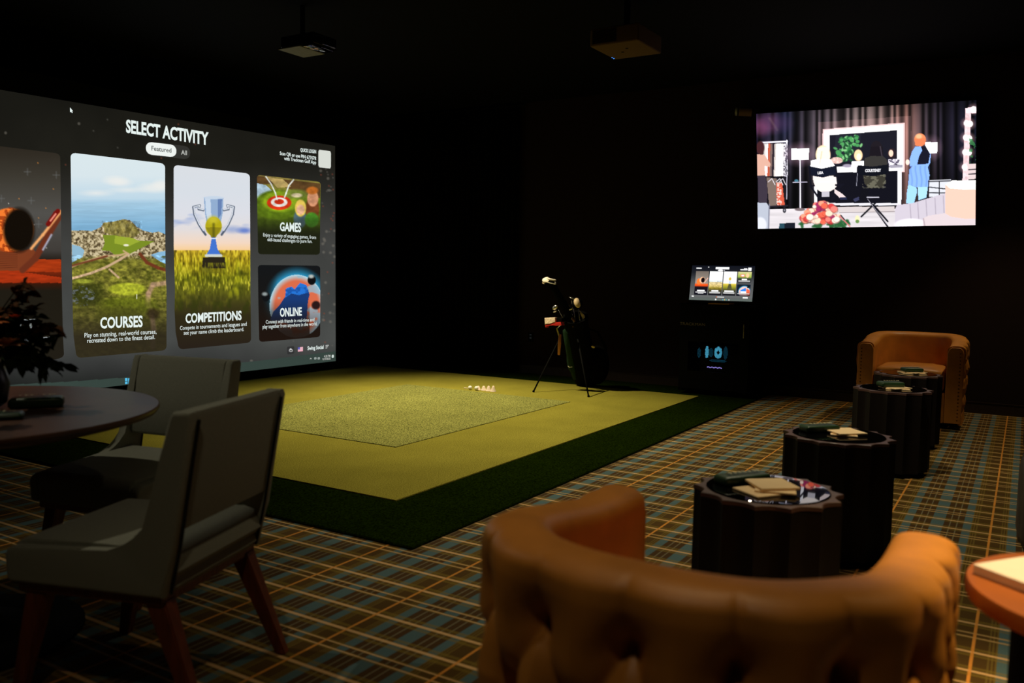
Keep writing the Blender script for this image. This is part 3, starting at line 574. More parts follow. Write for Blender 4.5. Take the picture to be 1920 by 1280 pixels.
    p.poly([(1366, 440), (1404, 436), (1438, 500), (1424, 574), (1336, 580), (1350, 520), (1376, 470)], (20, 20, 34)); p.poly([(1266, 736), (1330, 757), (1336, 790), (1312, 880), (1250, 884), (1256, 800)], (150, 200, 240)); p.poly([(1340, 757), (1420, 752), (1408, 836), (1346, 858)], (160, 206, 242)); p.ell(1262, 562, 16, 22, (252, 214, 200), 4)
    # crates
    p.poly([(1424, 700), (1600, 696), (1600, 830), (1424, 832)], (206, 208, 216))
    for a in (((1424, 712), (1600, 706)), ((1424, 755), (1560, 770)), ((1424, 800), (1560, 800)), ((1510, 715), (1510, 830)), ((1428, 705), (1424, 830))): p.line(a, 8, (30, 30, 38), 2)
    # lit mirror post at the right
    p.poly([(1716, 140), (1760, 140), (1736, 705), (1690, 710)], (220, 190, 194)); p.mod(p.noise(20, 20, 51), .2, X > 1690); p.poly([(1716, 140), (1800, 126), (1802, 180), (1720, 178)], (236, 214, 220))
    for x, y in ((1780, 148), (1724, 258), (1752, 262), (1718, 370), (1746, 376), (1712, 484), (1742, 486), (1708, 600)): p.ell(x, y, 40, 40, (255, 190, 190), 30, .3); p.ell(x, y, 22, 24, (255, 252, 252), 5)
    p.mix((X > 1745)*(Y > 360)*(Y < 570)*(p.noise(22, 26, 77) > .55)*.8, (50, 120, 66)); p.poly([(1735, 575), (1800, 575), (1800, 690), (1735, 696)], (210, 190, 190))
    for y in (620, 655): p.line([(1740, y), (1800, y-4)], 9, (40, 36, 44), 3)
    # sofa and lamp shade in front
    p.poly([(1165, 925), (1180, 895), (1300, 880), (1560, 800), (1810, 800), (1810, 1100), (1160, 1100)], (192, 184, 196))
    for x in (1280, 1340, 1405, 1475, 1540): p.seg(x, 820+(1560-x)*.25, x+8, 1000, 5, (140, 130, 146), 6, .8)
    p.ell(1290, 1050, 130, 50, (228, 222, 230), 10); p.poly([(1380, 1000), (1420, 978), (1600, 950), (1810, 960), (1810, 1100), (1380, 1100)], (206, 192, 196)); p.seg(1385, 1000, 1400, 1080, 6, (150, 134, 142), 8)
    p.poly([(1556, 740), (1600, 712), (1810, 706), (1810, 1000), (1700, 1000), (1600, 985), (1556, 960)], (236, 186, 168)); p.poly([(1556, 735), (1610, 705), (1810, 700), (1810, 775), (1700, 775), (1590, 765)], (255, 246, 240))
    p.poly([(60, 876), (160, 880), (180, 910), (176, 1090), (60, 1090)], (170, 176, 190)); p.seg(180, 890, 176, 1080, 9, (110, 112, 130), 5); p.ell(110, 1050, 50, 60, (208, 210, 220), 12)
    # flowers and candle
    rr = np.random.RandomState(11)
    for i in range(40): p.ell(430+rr.rand()*370, 1010+rr.rand()*60, 26, 12, (34, 84, 44), 6, .9, rr.uniform(0, 180))
    for i in range(120):
        a = rr.rand()*PI; q = math.sqrt(rr.rand()); x = 590+150*q*math.cos(a); y = 1030-150*q*math.sin(a)
        s = rr.uniform(16, 34); c = [(238, 96, 72), (250, 150, 120), (255, 206, 180), (206, 60, 60), (244, 120, 110), (250, 224, 206), (150, 36, 84)][rr.randint(7)]
        p.ell(x, y, s, s*.85, [v*.6 for v in c], 5, .6); p.ell(x-2, y-3, s*.8, s*.68, c, 6)
    p.seg(730, 980, 810, 1060, 10, (200, 110, 110), 5); p.seg(740, 975, 770, 1010, 8, (20, 20, 26), 4)
    p.ell(869, 1005, 18, 30, (226, 214, 170), 4); p.ell(869, 1022, 15, 14, (96, 130, 70), 4); p.poly([(258, 1040), (384, 1032), (384, 1085), (258, 1085)], (34, 66, 80)); p.poly([(300, 1036), (384, 1030), (384, 1085), (300, 1085)], (20, 24, 34))
    p.C = np.clip(p.C*1.04+4, 0, 262)
pic = display('display_panel', tv, M_tv, tv3, [(75, 184), (92, 1080)], [(1802, 77), (1790, 1050)], 430, 245, p_tv, 0, 0)
text('screen_text', tv, M_tv_t := emit('television_text', (250, 250, 255), 1), tv3, 'LISA', [(558, 636), (604, 632), (604, 654), (558, 658)], .004, .05)
text('screen_text', tv, M_tv_t, tv3, 'COURTENEY', [(930, 616), (1055, 612), (1055, 637), (930, 641)], .004, .05)
obj('wall_bracket', box(nb(), XT+.045, 1.2, 2.1, XW-.001, 1.7, 2.5), M_black, tv)

# ---- simulator kiosk and its monitor
ks = thing('simulator_kiosk', 'black floor-standing simulator cabinet under the small tilted monitor by the back wall', 'cabinet', (8.55, 2.66, .0145))
bm = nb(); X0 = -.25
box(bm, X0+.02, -.37, .03, .24, -.35, .90); box(bm, X0+.02, .35, .03, .24, .37, .90); box(bm, .22, -.37, .03, .24, .37, .90); box(bm, X0+.02, -.37, .03, .24, .37, .06)
obj('cabinet_body', bm, M_plastic, ks)
obj('cabinet_top', box(nb(), X0, -.38, .90, .25, .38, .925, .006), M_plastic, ks)
bm = nb()
for (a, b, c, d) in ((-.35, .35, .06, .24), (-.35, .35, .54, .90), (-.35, -.25, .24, .54), (.27, .35, .24, .54)): box(bm, X0, a, c, X0+.02, b, d)
dd = obj('door', bm, M_plastic, ks)
obj('door_handle', tube(nb(), [(X0-.02, -.30, .60), (X0-.02, -.30, .74)], .006), M_steel, dd)
bm = nb()
for i in range(27):
    for j in range(14): 
        if (i+j) % 2 == 0: box(bm, X0+.008, -.24+i*.019, .25+j*.0215, X0+.012, -.23+i*.019, .2555+j*.0215)
obj('mesh_window', bm, M_plastic, ks)
for s in (-.3, .3): obj('foot', lathe(nb(), [(.03, 0), (.03, .03)], 16, (0, s)), M_black, ks)
pc = thing('computer', 'black computer tower with cyan-lit fans behind the kiosk window', 'computer', (8.52, 2.64, .075))
obj('computer_case', box(nb(), -.13, -.22, 0, .16, .20, .45, .01), M_black, pc)
M_cy = emit('cyan_fan_light', (90, 200, 240), 1.0); M_cyd = emit('dim_cyan_light', (20, 70, 90), .7); M_vi = emit('violet_bar_light', (165, 150, 250), 1.0)
for (yc, zc, ry, rz, m) in ((.118, .372, .018, .062, M_cy), (.0, .374, .040, .062, M_cy), (.20, .36, .02, .05, M_cyd), (.075, .37, .026, .045, M_cyd), (-.075, .374, .022, .07, M_cyd), (.0, .29, .10, .012, M_cyd)):
    bm = nb()
    for i in range(-8, 9):
        for j in range(-9, 10):
            y = i*.0105+(.005 if j % 2 else 0); z = j*.0082
            r = (y/ry)**2+(z/rz)**2
            if r < 1 and (m is M_cyd or ry < .03 or r > .12): lathe(bm, [(.0036, 0), (.0036, .002)], 6, M=Matrix.Translation((-.134, yc+y, zc+z)) @ Matrix.Rotation(-PI/2, 4, 'Y'))
    obj('fan_light', bm, m, pc)
bm = nb()
for i in range(15): box(bm, -.136, .105-i*.0105, .215+.003*math.sin(i*1.7), -.133, .111-i*.0105, .224+.003*math.sin(i*1.7), M=None)
obj('light_bar', bm, M_vi, pc)
def k3(X, Y, d): return np.c_[np.full(len(X), -.25-d), -np.asarray(X), np.asarray(Y)]
M_logo = mat('grey_lettering', (110, 98, 80), .5)
lg = text('brand_lettering', ks, M_logo, k3, 'TRACKMAN', [(-.365, .731), (-.10, .731), (-.10, .703), (-.365, .703)], .002, .0)
mo = thing('monitor', 'small monitor tilted back on the kiosk showing the same menu as the big screen', 'monitor', (8.40, 2.61, .941), .042)
a = .2005; cz = 1.1525-.941; cx = -.10
nrm = Vector((-math.cos(a), 0, math.sin(a))); upv = Vector((math.sin(a), 0, math.cos(a)))
def m3(X, Y, d):
    X = np.asarray(X, float); Y = np.asarray(Y, float); u = .5-X/1000; v = .5-Y/562.5
    P = np.array([cx, 0, cz])+np.outer(v*.355, upv)+np.outer(np.full(len(X), d), nrm); P[:, 1] += u*.631; return P
def quadm(p): return Matrix.Translation((cx, 0, cz)) @ Matrix(((-nrm.x, 0, upv.x, 0), (0, 1, 0, 0), (-nrm.z, 0, upv.z, 0), (0, 0, 0, 1)))
bm = nb(); box(bm, .002, -.325, -.195, .035, .325, .187, .005, 2, M=quadm(0)); obj('housing', bm, M_plastic, mo)
def p_mon(p):
    X, Y = p.X, p.Y; p.grad([(0, (16, 18, 26)), (110, (26, 28, 34)), (250, (70, 72, 74)), (500, (96, 98, 98)), (562, (74, 80, 78))]); W = (255, 255, 255)
    p.poly([(0, 530), (1000, 530), (1000, 563), (0, 563)], (88, 96, 92))
    def card(x0, y0, x1, y1, f): 
        m = (X > x0) & (X < x1) & (Y > y0) & (Y < y1); q = Paint(X, Y); f(q, x0, y0, x1, y1); p.C = np.where(m[:, None], q.C, p.C)
    def gr(st):
        def f(q, x0, y0, x1, y1): q.grad([(y0+(y1-y0)*t, c) for t, c in st])
        return f
    def f1(q, x0, y0, x1, y1):
        gr([(0, (110, 100, 92)), (.5, (150, 140, 130)), (.55, (240, 90, 30)), (.62, (220, 70, 20)), (.66, (24, 18, 26)), (1, (14, 14, 26))])(q, x0, y0, x1, y1)
        q.ell(x0+60, y0+170, 38, 50, (255, 120, 50), 8); q.ell(x0+112, y0+145, 46, 50, (250, 190, 150), 6); q.ell(x0+122, y0+145, 30, 42, (18, 10, 14), 6); q.line([(x0+150, y0+190), (x0+200, y0+110)], 12, (240, 180, 160), 5)
    def f2(q, x0, y0, x1, y1):
        gr([(0, (255, 255, 255)), (.35, (246, 250, 255)), (.42, (200, 214, 226)), (.45, (214, 196, 150)), (.6, (214, 190, 120)), (.7, (140, 124, 40)), (.8, (70, 66, 40)), (1, (16, 16, 30))])(q, x0, y0, x1, y1); q.mod(q.noise(22, 16, 3), .25, (q.Y > y0+(y1-y0)*.4))
    def f3(q, x0, y0, x1, y1):
        gr([(0, (255, 255, 255)), (.48, (252, 250, 244)), (.52, (214, 190, 70)), (.66, (140, 140, 40)), (.78, (70, 70, 40)), (1, (16, 16, 30))])(q, x0, y0, x1, y1)
        q.ell(x0+105, y0+118, 20, 26, (206, 176, 66), 5); q.poly([(x0+90, y0+200), (x0+125, y0+200), (x0+150, y0+290), (x0+70, y0+290)], (80, 80, 50)); q.poly([(x0+96, y0+150), (x0+116, y0+150), (x0+124, y0+196), (x0+88, y0+196)], (190, 206, 240))
    def f4(q, x0, y0, x1, y1):
        gr([(0, (214, 206, 150)), (.5, (150, 176, 70)), (.62, (60, 70, 50)), (1, (16, 16, 30))])(q, x0, y0, x1, y1); q.ell(x0+75, y0+62, 38, 24, (240, 130, 110), 4); q.ell(x0+75, y0+62, 22, 13, (255, 235, 230), 4); q.ell(x0+150, y0+60, 26, 34, (250, 200, 150), 8)
    def f5(q, x0, y0, x1, y1):
        gr([(0, (16, 30, 46)), (1, (20, 16, 26))])(q, x0, y0, x1, y1); q.ell(x0+120, y0+110, 92, 88, (60, 190, 240), 20); q.ell(x0+120, y0+116, 86, 84, (240, 200, 190), 5); q.poly([(x0+60, y0+90), (x0+140, y0+50), (x0+150, y0+110), (x0+60, y0+130)], (50, 130, 230)); q.poly([(x0+150, y0+60), (x0+205, y0+90), (x0+205, y0+180), (x0+150, y0+160)], (230, 100, 70)); q.ell(x0+172, y0+42, 14, 15, (14, 12, 16), 3); q.mix(np.clip((q.Y-y0-120)/70, 0, 1)*.85, (16, 14, 26))
    card(75, 92, 285, 480, f1); card(300, 92, 508, 480, f2); card(523, 92, 731, 480, f3); card(746, 92, 955, 262, f4); card(746, 296, 955, 480, f5)
    for x0, x1, y0, y1 in ((385, 600, 22, 56), (75, 160, 36, 52), (830, 880, 36, 50), (775, 885, 54, 68), (895, 945, 26, 76), (120, 240, 396, 420), (350, 460, 396, 420), (553, 700, 396, 420), (810, 890, 206, 226), (810, 895, 404, 426), (40, 75, 496, 510), (450, 560, 500, 510), (420, 440, 536, 552), (850, 925, 496, 512)):
        p.poly([(x0, y0), (x1, y0), (x1, y1), (x0, y1)], W)
    for x0, x1, y0, y1 in ((95, 262, 424, 444), (320, 490, 424, 446), (540, 716, 424, 446), (762, 940, 232, 250), (760, 945, 432, 450), (135, 225, 444, 456)): p.poly([(x0, y0), (x1, y0), (x1, y1), (x0, y1)], (206, 206, 206), .85)
    p.ell(465, 76, 42, 15, W, 3); p.ell(525, 76, 10, 7, (180, 180, 190), 3); p.ell(270, 26, 8, 9, W, 3); p.ell(440, 504, 9, 7, (255, 110, 40), 3)
    for x, c in ((545, (90, 180, 220)), (570, (230, 190, 90)), (595, (90, 190, 180)), (640, (240, 240, 240))): p.ell(x, 545, 8, 8, c, 3)
display('display_panel', mo, M_pic2, m3, [(0, 0), (0, 562)], [(1000, 0), (1000, 562)], 200, 112, p_mon, 0, 0)
bm = nb(); box(bm, .0, -.03, .0, .04, .03, .24); obj('stand_neck', bm, M_plastic, mo)
obj('stand_foot', box(nb(), -.13, -.09, .0, .08, .12, .012, .004), mat('tan_stand', (170, 120, 60), .5), mo)

# ------------------------------------------------------------------ tub chairs
def sstep(a, b, x):
    t = np.clip((x-a)/(b-a), 0, 1); return t*t*(3-2*t)
def tub_chair(name, label, loc, rz, nails, N=300):
    T = thing(name, label, 'armchair', loc, rz, 'caramel leather tub chairs')
    W, F0, xs = .405, .38, .03; ex = .80
    pl = [(F0-(F0-xs)*i/40, W) for i in range(40)]
    for i in range(241):
        t = PI/2+PI*i/240; c, s = math.cos(t), math.sin(t)
        pl.append((xs+.41*math.copysign(abs(c)**ex, c), W*math.copysign(abs(s)**ex, s)))
    pl += [(xs+(F0-xs)*(i+1)/40, -W) for i in range(40)]
    pl = np.array(pl); dd = np.r_[0, np.cumsum(np.hypot(*np.diff(pl, axis=0).T))]; Lt = dd[-1]
    u = np.linspace(0, Lt, N); px = np.interp(u, dd, pl[:, 0]); py = np.interp(u, dd, pl[:, 1])
    k = np.ones(9)/9
    px = np.r_[px[:4], np.convolve(px, k, 'valid'), px[-4:]]; py = np.r_[py[:4], np.convolve(py, k, 'valid'), py[-4:]]
    tx, ty = np.gradient(px), np.gradient(py); tl = np.hypot(tx, ty); nx, ny = -ty/tl, tx/tl; nx, ny = nx, ny
    if nx[N//2] > 0: nx, ny = -nx, -ny
    Hs = .690+.065*sstep(.30, -.30, px)
    zz = lambda a, b, n: np.linspace(a, b, n)
    prof = [(-.128, ('a', v)) for v in zz(.12, .92, 16)]
    prof += [(-.062-.066*math.copysign(abs(math.cos(q))**.75, math.cos(q)), ('h', -.045+.045*math.sin(q)**.8)) for q in np.linspace(.06, PI-.06, 19)]
    prof += [(.006-.02*v, ('b', v)) for v in zz(0, 1, 96)]
    du = Lt/12; rows = [.635, .49, .345, .20, .06]
    segs = []; buttons = []
    for r, z in enumerate(rows):
        for i in range(-1, 14):
            ub = (i+.5*(r % 2))*du; buttons.append((ub, z))
            if r == 0: segs.append((ub, z, ub, .84))
            if r < 4:
                for sgn in (-.5, .5): segs.append((ub, z, ub+sgn*du, rows[r+1]))
            else: segs.append((ub, z, ub, -.1))
    V = []
    ctr = []
    for d, (kd, v) in prof:
        if kd == 'a': z = .10+(Hs-.045-.10)*v/.92
        elif kd == 'h': z = Hs+v
        else: z = (Hs-.05)*(1-v)+.045*v
        D = np.full(N, d)
        if kd == 'b' or (kd == 'h' and d > -.06):
            dist = np.full(N, 9.); bd = np.full(N, 9.)
            for (a0, b0, a1, b1) in segs:
                ex_, ey_ = a1-a0, b1-b0; q = np.clip(((u-a0)*ex_+(z-b0)*ey_)/(ex_*ex_+ey_*ey_), 0, 1)
                dist = np.minimum(dist, np.hypot(u-a0-q*ex_, z-b0-q*ey_))
            for (a0, b0) in buttons: bd = np.minimum(bd, np.hypot(u-a0, z-b0))
            fade = .4+.6*sstep(.0, .15, Hs-z); e = sstep(0, .05, u)*sstep(0, .05, Lt-u)
            top_ = sstep(.02, .24, Hs-z); D = D+e*((-.007*np.exp(-(dist/.009)**1.4)+.004*(1-np.exp(-(dist/.05)**2)))*(1-top_)*sstep(-.01, .02, Hs-z)+top_*(-.016*np.exp(-(dist/.013)**1.2)+.026*(1-np.exp(-(dist/.06)**2)))-.045*np.exp(-(bd/.036)**1.5))
            D = D+.004*np.sin(u*31+z*9)*np.sin(z*37+u*5)*fade
        V.append(np.c_[px+nx*D, py+ny*D, z])
    V = np.array(V); m, n = V.shape[:2]
    faces = [(j*n+i, j*n+i+1, (j+1)*n+i+1, (j+1)*n+i) for j in range(m-1) for i in range(n-1)]
    faces += [((m-1)*n+i, (m-1)*n+i+1, i+1, i) for i in range(n-1)]
    me = bpy.data.meshes.new('shell'); me.from_pydata(V.reshape(-1, 3).tolist(), [], faces+[tuple(j*n for j in range(m)), tuple(j*n+n-1 for j in reversed(range(m)))])
    bm = bmesh.new(); bm.from_mesh(me); bpy.data.meshes.remove(me)
    sh = obj('shell', bm, M_leather, T, angle=50)
    # arm fronts
    for s in (-1, 1):
        bm = nb(); y0, y1 = s*(W-.128), s*(W-.004)
        pts = [(y0, .06), (y1, .06), (y1-s*.004, .63), (y1-s*.012, .66), (y1-s*.03, .678), (y0+s*.03, .678), (y0+s*.012, .66), (y0, .63)]
        prism(bm, pts, F0-.01, F0+.012, 'x', .006, 3); af = obj('arm_front', bm, M_leather, T, angle=40)
        if nails:
            nb0 = ball(nb(), (0, 0, 0), .006, (.6, 1, 1), 8); o0 = None
            for i in range(20):
                z = .09+i*.0285; y = y1-s*.028
                if o0 is None: o0 = obj('nailhead', nb0, M_brass, af, True); o = o0
                else: o = o0.copy(); C.objects.link(o); o.parent = af
                o.location = (F0+.013, y, z)
    # seat
    inner = [(x-nx_*.124, y-ny_*.124) for x, y, nx_, ny_ in zip(px, py, nx, ny) if x < .30][::8]
    inner = [p for p in inner if abs(p[1]) < .272]
    bm = nb(); ap = [(.355, .27), (.355, -.27)] ; prism(bm, inner+[(.34, -.27), (.34, .27)] if inner[0][1] > 0 else inner+[(.34, .27), (.34, -.27)], .05, .30, 'z', .008, 2)
    obj('seat_base', bm, M_leather, T, angle=40)
    fr = [(.36, -.262), (.385, -.2), (.395, -.1), (.398, 0), (.395, .1), (.385, .2), (.36, .262)]
    if inner[0][1] < 0: fr = fr[::-1]
    bm = nb(); prism(bm, [(x*.985, y*.965) for x, y in inner]+fr, .30, .485, 'z', .05, 5); obj('seat_cushion', bm, M_leather, T, True)
    for x in (-.22, .30):
        for y in (-.27, .27): obj('foot', lathe(nb(), [(.018, 0), (.026, .05)], 12, (x, y)), M_black, T)
    return T
tub_chair('tub_chair', 'large caramel leather tub chair in the foreground, seen from its button-tufted back', (1.535, .494, 0), 0, False, 420)
tub_chair('tub_chair', 'caramel leather tub chair against the back wall with nailhead-trimmed arms', (8.05, .80, 0), PI, True, 260)

# ------------------------------------------------------------------ dining chairs
def dining_chair(label, loc, rz):
    T = thing('dining_chair', label, 'chair', loc, rz, 'grey upholstered dining chairs')
    side = [(-.212, .358), (-.244, .50), (-.308, .862), (-.302, .878), (-.250, .878), (-.240, .862), (-.208, .74), (-.178, .63), (-.152, .55), (-.132, .512), (-.10, .490), (-.04, .480), (.27, .466), (.292, .456), (.30, .435), (.295, .37), (.285, .358)]
    for s in (-1, 1):
        bm = nb(); prism(bm, side, s*.226, s*.262, 'y', .013, 4); sp_ = obj('side_panel', bm, M_fabric, T, angle=45)
        rear = [(-.2145, .362), (-.246, .50), (-.3085, .856)]
        obj('piping', tube(nb(), [(x-.001, s*.2255, z) for x, z in rear], .0042, 8), M_seam, T)
    bm = nb(); prism(bm, [(-.250, .545), (-.304, .860), (-.297, .877), (-.250, .877), (-.240, .862), (-.206, .70), (-.180, .56), (-.188, .545)], -.227, .227, 'y', .010, 3)
    obj('backrest', bm, M_fabric, T, angle=45)
    bm = nb(); prism(bm, [(-.205, .358), (-.222, .378), (-.212, .40), (-.236, .425), (-.226, .452), (-.212, .482), (-.18, .492), (0, .486), (.26, .480), (.288, .466), (.298, .435), (.293, .37), (.28, .358)], -.227, .227, 'y', .012, 3)
    obj('seat', bm, M_fabric, T, angle=50)
    bm = nb(); box(bm, -.20, -.245, .33, .27, .245, .361, .005); obj('seat_rail', bm, M_walnut, T)
    for sx, x0, x1 in ((-1, -.168, -.305), (1, .215, .29)):
        for s in (-1, 1):
            bm = nb(); a, b = Vector((x0, s*.212, .345)), Vector((x1, s*.235, 0)); 
            vs = []
            for p, r in ((a, (.034, .026)), (b, (.018, .016))):
                vs.append([bm.verts.new((p.x+dx*r[0], p.y+dy*r[1], p.z)) for dx, dy in ((-1, -1), (1, -1), (1, 1), (-1, 1))])
            bm.faces.new(vs[0]); bm.faces.new(vs[1][::-1])
            for i in range(4): bm.faces.new((vs[0][i], vs[0][(i+1) % 4], vs[1][(i+1) % 4], vs[1][i]))
            bmesh.ops.bevel(bm, geom=bm.edges[:], offset=.004, segments=2, affect='EDGES')
            obj('leg', bm, M_walnut, T, angle=40)
    return T
DC = dining_chair('grey tweed dining chair nearest the camera, seen from behind', (1.5425, 2.158, 0), 1.89)
DC.scale = (.957, .957, .957)
dup(DC, (2.025, 2.908, 0), 3.35, 'grey tweed dining chair on the far side of the round dark table, facing it')

# ------------------------------------------------------------------ round dining table
dt = thing('dining_table', 'round dark stone-topped dining table at the left edge under the flowers', 'table', (1.37, 2.882, 0))
obj('tabletop', lathe(nb(), [(.54, .712), (.578, .722), (.586, .733), (.586, .742), (.582, .745), (0.001, .745)], 96, cap=False), M_tabletop, dt, angle=30)
obj('tabletop_underside', lathe(nb(), [(.001, .7), (.5, .7), (.545, .712)], 64, cap=False), M_walnut, dt, angle=30)
obj('pedestal', lathe(nb(), [(.20, .02), (.10, .05), (.055, .12), (.05, .55), (.09, .66), (.20, .70)], 40), M_black, dt, angle=40)
obj('base_plate', lathe(nb(), [(.34, 0), (.34, .012), (.20, .022)], 64), M_black, dt, angle=30)

def leaf_mesh(bm, p, d, L, wd, bend=.3, roll=0):
    d = Vector(d).normalized(); s = d.cross(Vector((0, 0, 1))); s = s.normalized() if s.length > .01 else Vector((1, 0, 0)); s.rotate(Matrix.Rotation(roll, 3, d)); nn = s.cross(d)
    prev = None
    for t, ww in ((0, .08), (.25, .8), (.55, 1), (.8, .62), (1, .03)):
        q = Vector(p)+d*L*t-Vector((0, 0, 1))*bend*L*t*t
        row = [bm.verts.new(q+s*wd*ww+nn*wd*.25*ww), bm.verts.new(q), bm.verts.new(q-s*wd*ww+nn*wd*.25*ww)]
        if prev:
            for i in range(2): bm.faces.new((prev[i], prev[i+1], row[i+1], row[i]))
        prev = row
M_leafg = mat('dark_leaf', (34, 46, 16), .8, spec=.1, var=.4); M_leafb = mat('rust_leaf', (84, 52, 24), .85, spec=.1, var=.4)
M_flo = mat('orange_petal', (250, 140, 46), .6); M_flc = mat('peach_petal', (224, 160, 110), .6); M_vase = mat('dark_vase', (30, 26, 24), .3)
fl_ = thing('flower_arrangement', 'autumn flower arrangement with dark leaves and orange blooms on the dining table', 'flowers', (1.42, 2.86, .7455))
obj('vase', lathe(nb(), [(.05, 0), (.075, .02), (.085, .08), (.07, .13), (.06, .15), (.052, .15), (.06, .12)], 32), M_vase, fl_, angle=40)
bmg, bmb, bms = nb(), nb(), nb(); r = random.Random(12)
def spray(end, n, bmL, L=.05, wd=.013):
    a = Vector((0, 0, .14)); e = Vector(end); mid = (a+e)/2+Vector((0, 0, .05)); pts = [a, (a+mid)/2+Vector((0, 0, .015)), mid, (mid+e)/2+Vector((0, 0, .012)), e]
    tube(bms, pts, .002, 5)
    for i in range(n):
        t = .35+.65*i/n; q = a*(1-t)**2+mid*2*t*(1-t)+e*t*t
        d = (e-mid).normalized()+Vector((r.uniform(-1, 1), r.uniform(-1, 1), r.uniform(-.7, .7)))*1.1
        leaf_mesh(bmL, q, d, L*r.uniform(.7, 1.25), wd*r.uniform(.7, 1.2), .3, r.uniform(-1, 1))
Rv = Vector((math.sin(yaw), -math.cos(yaw), 0))
for i in range(26):
    a = r.uniform(0, 2*PI); spray((.22*math.cos(a)*r.uniform(.5, 1), .22*math.sin(a)*r.uniform(.5, 1), r.uniform(.12, .34)), 15, bmg if i % 3 else bmb)
for k, (rr_, z, b_) in enumerate(((.28, .135, bmg), (.245, .125, bmg), (.225, .16, bmg), (.25, .27, bmb), (.20, .30, bmg), (.19, .33, bmb), (.165, .38, bmb), (.16, .41, bmb), (.23, .2, bmg), (.14, .36, bmb), (.26, .235, bmg), (.205, .24, bmg))):
    e = Rv*rr_; spray((e.x, e.y, z), 20, b_, .045, .014)
obj('foliage', bmg, M_leafg, fl_); obj('rust_foliage', bmb, M_leafb, fl_); obj('stems', bms, M_leafg, fl_)
def bloom(c, R_, m):
    b = nb()
    for ring, (n, tilt, rr_) in enumerate(((9, .15, 1), (8, .6, .8), (6, 1.1, .55))):
        for i in range(n):
            t = 2*PI*i/n+ring*.3; leaf_mesh(b, c, (math.cos(t)*math.cos(tilt), math.sin(t)*math.cos(tilt), math.sin(tilt)), R_*rr_, R_*.28, .1)
    obj('bloom', b, m, fl_)
Fv = Vector((math.cos(yaw), math.sin(yaw), 0)); e = Rv*.165-Fv*.25; bloom((e.x, e.y, .225), .055, M_flo); e = Rv*.13; bloom((e.x-.05, e.y-.02, .21), .06, M_flc); bloom((-.02, -.10, .28), .06, M_flo); bloom((-.1, .02, .3), .05, M_flc); e = Rv*.15; bloom((e.x-.03, e.y, .295), .03, M_flo)

# ------------------------------------------------------------------ drum tables and what lies on them
def drum(label, loc, rot, R_=.232, Ht=.53):
    T = thing('drum_table', label, 'table', loc, rot, 'fluted dark drum tables')
    nf, sub = 14, 12; dep = .026
    def ring(bm, Rr, z, dp=dep):
        return [bm.verts.new(((Rr-dp*math.sin(PI*(j % sub)/sub)**.9)*math.cos(2*PI*j/(nf*sub)), (Rr-dp*math.sin(PI*(j % sub)/sub)**.9)*math.sin(2*PI*j/(nf*sub)), z)) for j in range(nf*sub)]
    bm = nb(); lv = [ring(bm, R_*.995, .03), ring(bm, R_, .04), ring(bm, R_, Ht-.014)]; n = nf*sub
    for A, B in zip(lv, lv[1:]):
        for i in range(n): bm.faces.new((A[i], A[(i+1) % n], B[(i+1) % n], B[i]))
    bm.faces.new(lv[0][::-1]); bm.faces.new(lv[-1]); obj('fluted_body', bm, M_drum, T, angle=28)
    bm = nb(); a0 = ring(bm, R_+.002, Ht-.014); a1 = ring(bm, R_+.002, Ht-.002); a2 = ring(bm, R_-.001, Ht)
    ri = .194; b1 = [bm.verts.new((ri*math.cos(2*PI*j/n), ri*math.sin(2*PI*j/n), Ht)) for j in range(n)]; b0 = [bm.verts.new((ri*math.cos(2*PI*j/n), ri*math.sin(2*PI*j/n), Ht-.014)) for j in range(n)]
    for A, B in ((a0, a1), (a1, a2), (a2, b1), (b1, b0), (b0, a0)):
        for i in range(n): bm.faces.new((A[i], A[(i+1) % n], B[(i+1) % n], B[i]))
    obj('top_rim', bm, M_drumtop, T, angle=30)
    obj('glass_top', lathe(nb(), [(.193, Ht-.013), (.193, Ht+.002), (.190, Ht+.004), (.0005, Ht+.004)], 96, cap=False), M_gloss, T, angle=25)
    obj('plinth', lathe(nb(), [(R_-.03, 0), (R_-.03, .031)], 48), M_black, T)
    return T
d1 = drum('fluted dark drum table nearest the camera, with TV reflections in its glass top', (2.735, .682, 0), .1)
drums = [dup(d1, (3.885, .672, 0), .3, 'second fluted dark drum table from the camera', 'fluted dark drum tables'),
         dup(d1, (5.79, .690, 0), .0, 'third fluted dark drum table from the camera, overlapping the farthest one', 'fluted dark drum tables'),
         dup(d1, (6.80, .715, 0), .2, 'farthest fluted dark drum table, right in front of the far tub chair', 'fluted dark drum tables')]
ZT = .5345
def napkin(loc, rz, label, s=.125, t=.006, grp=None):
    bm = nb(); box(bm, -s/2, -s/2, 0, s/2, s/2, t, .0015, 1); o = obj('napkin', bm, M_napkin); o.location = loc; o.rotation_euler = (0, 0, rz)
    return tag(o, label, 'napkin', grp)
def sleeve(loc, rz, label, L=.16, wd=.07, h=.036, tilt=0, grp='green snack sleeves on the tables'):
    T = thing('green_sleeve', label, 'box', loc, rz, grp)
    bm = nb(); box(bm, -L/2, -wd/2, 0, L/2, wd/2, h, .013, 4); 
    for v in bm.verts: v.co.z *= 1-.25*abs(v.co.x/(L/2))**3 if v.co.z > h/2 else 1
    obj('sleeve_body', bm, M_green, T, True)
    bm = nb()
    for i, (x, w_, q) in enumerate(((-.045, .014, 0), (-.03, .01, .5), (-.012, .016, 0), (.006, .012, -.4), (.02, .008, .4), (.04, .014, 0), (.05, .01, .3))):
        leaf_mesh(bm, (x*L/.16, -.012, h+.0012), (math.sin(q)*.5, 1, 0), .026, .0055, 0, 0)
    obj('printed_mark', bm, M_pale, T)
    return T
gn = 'cream napkins fanned on the drum tables'
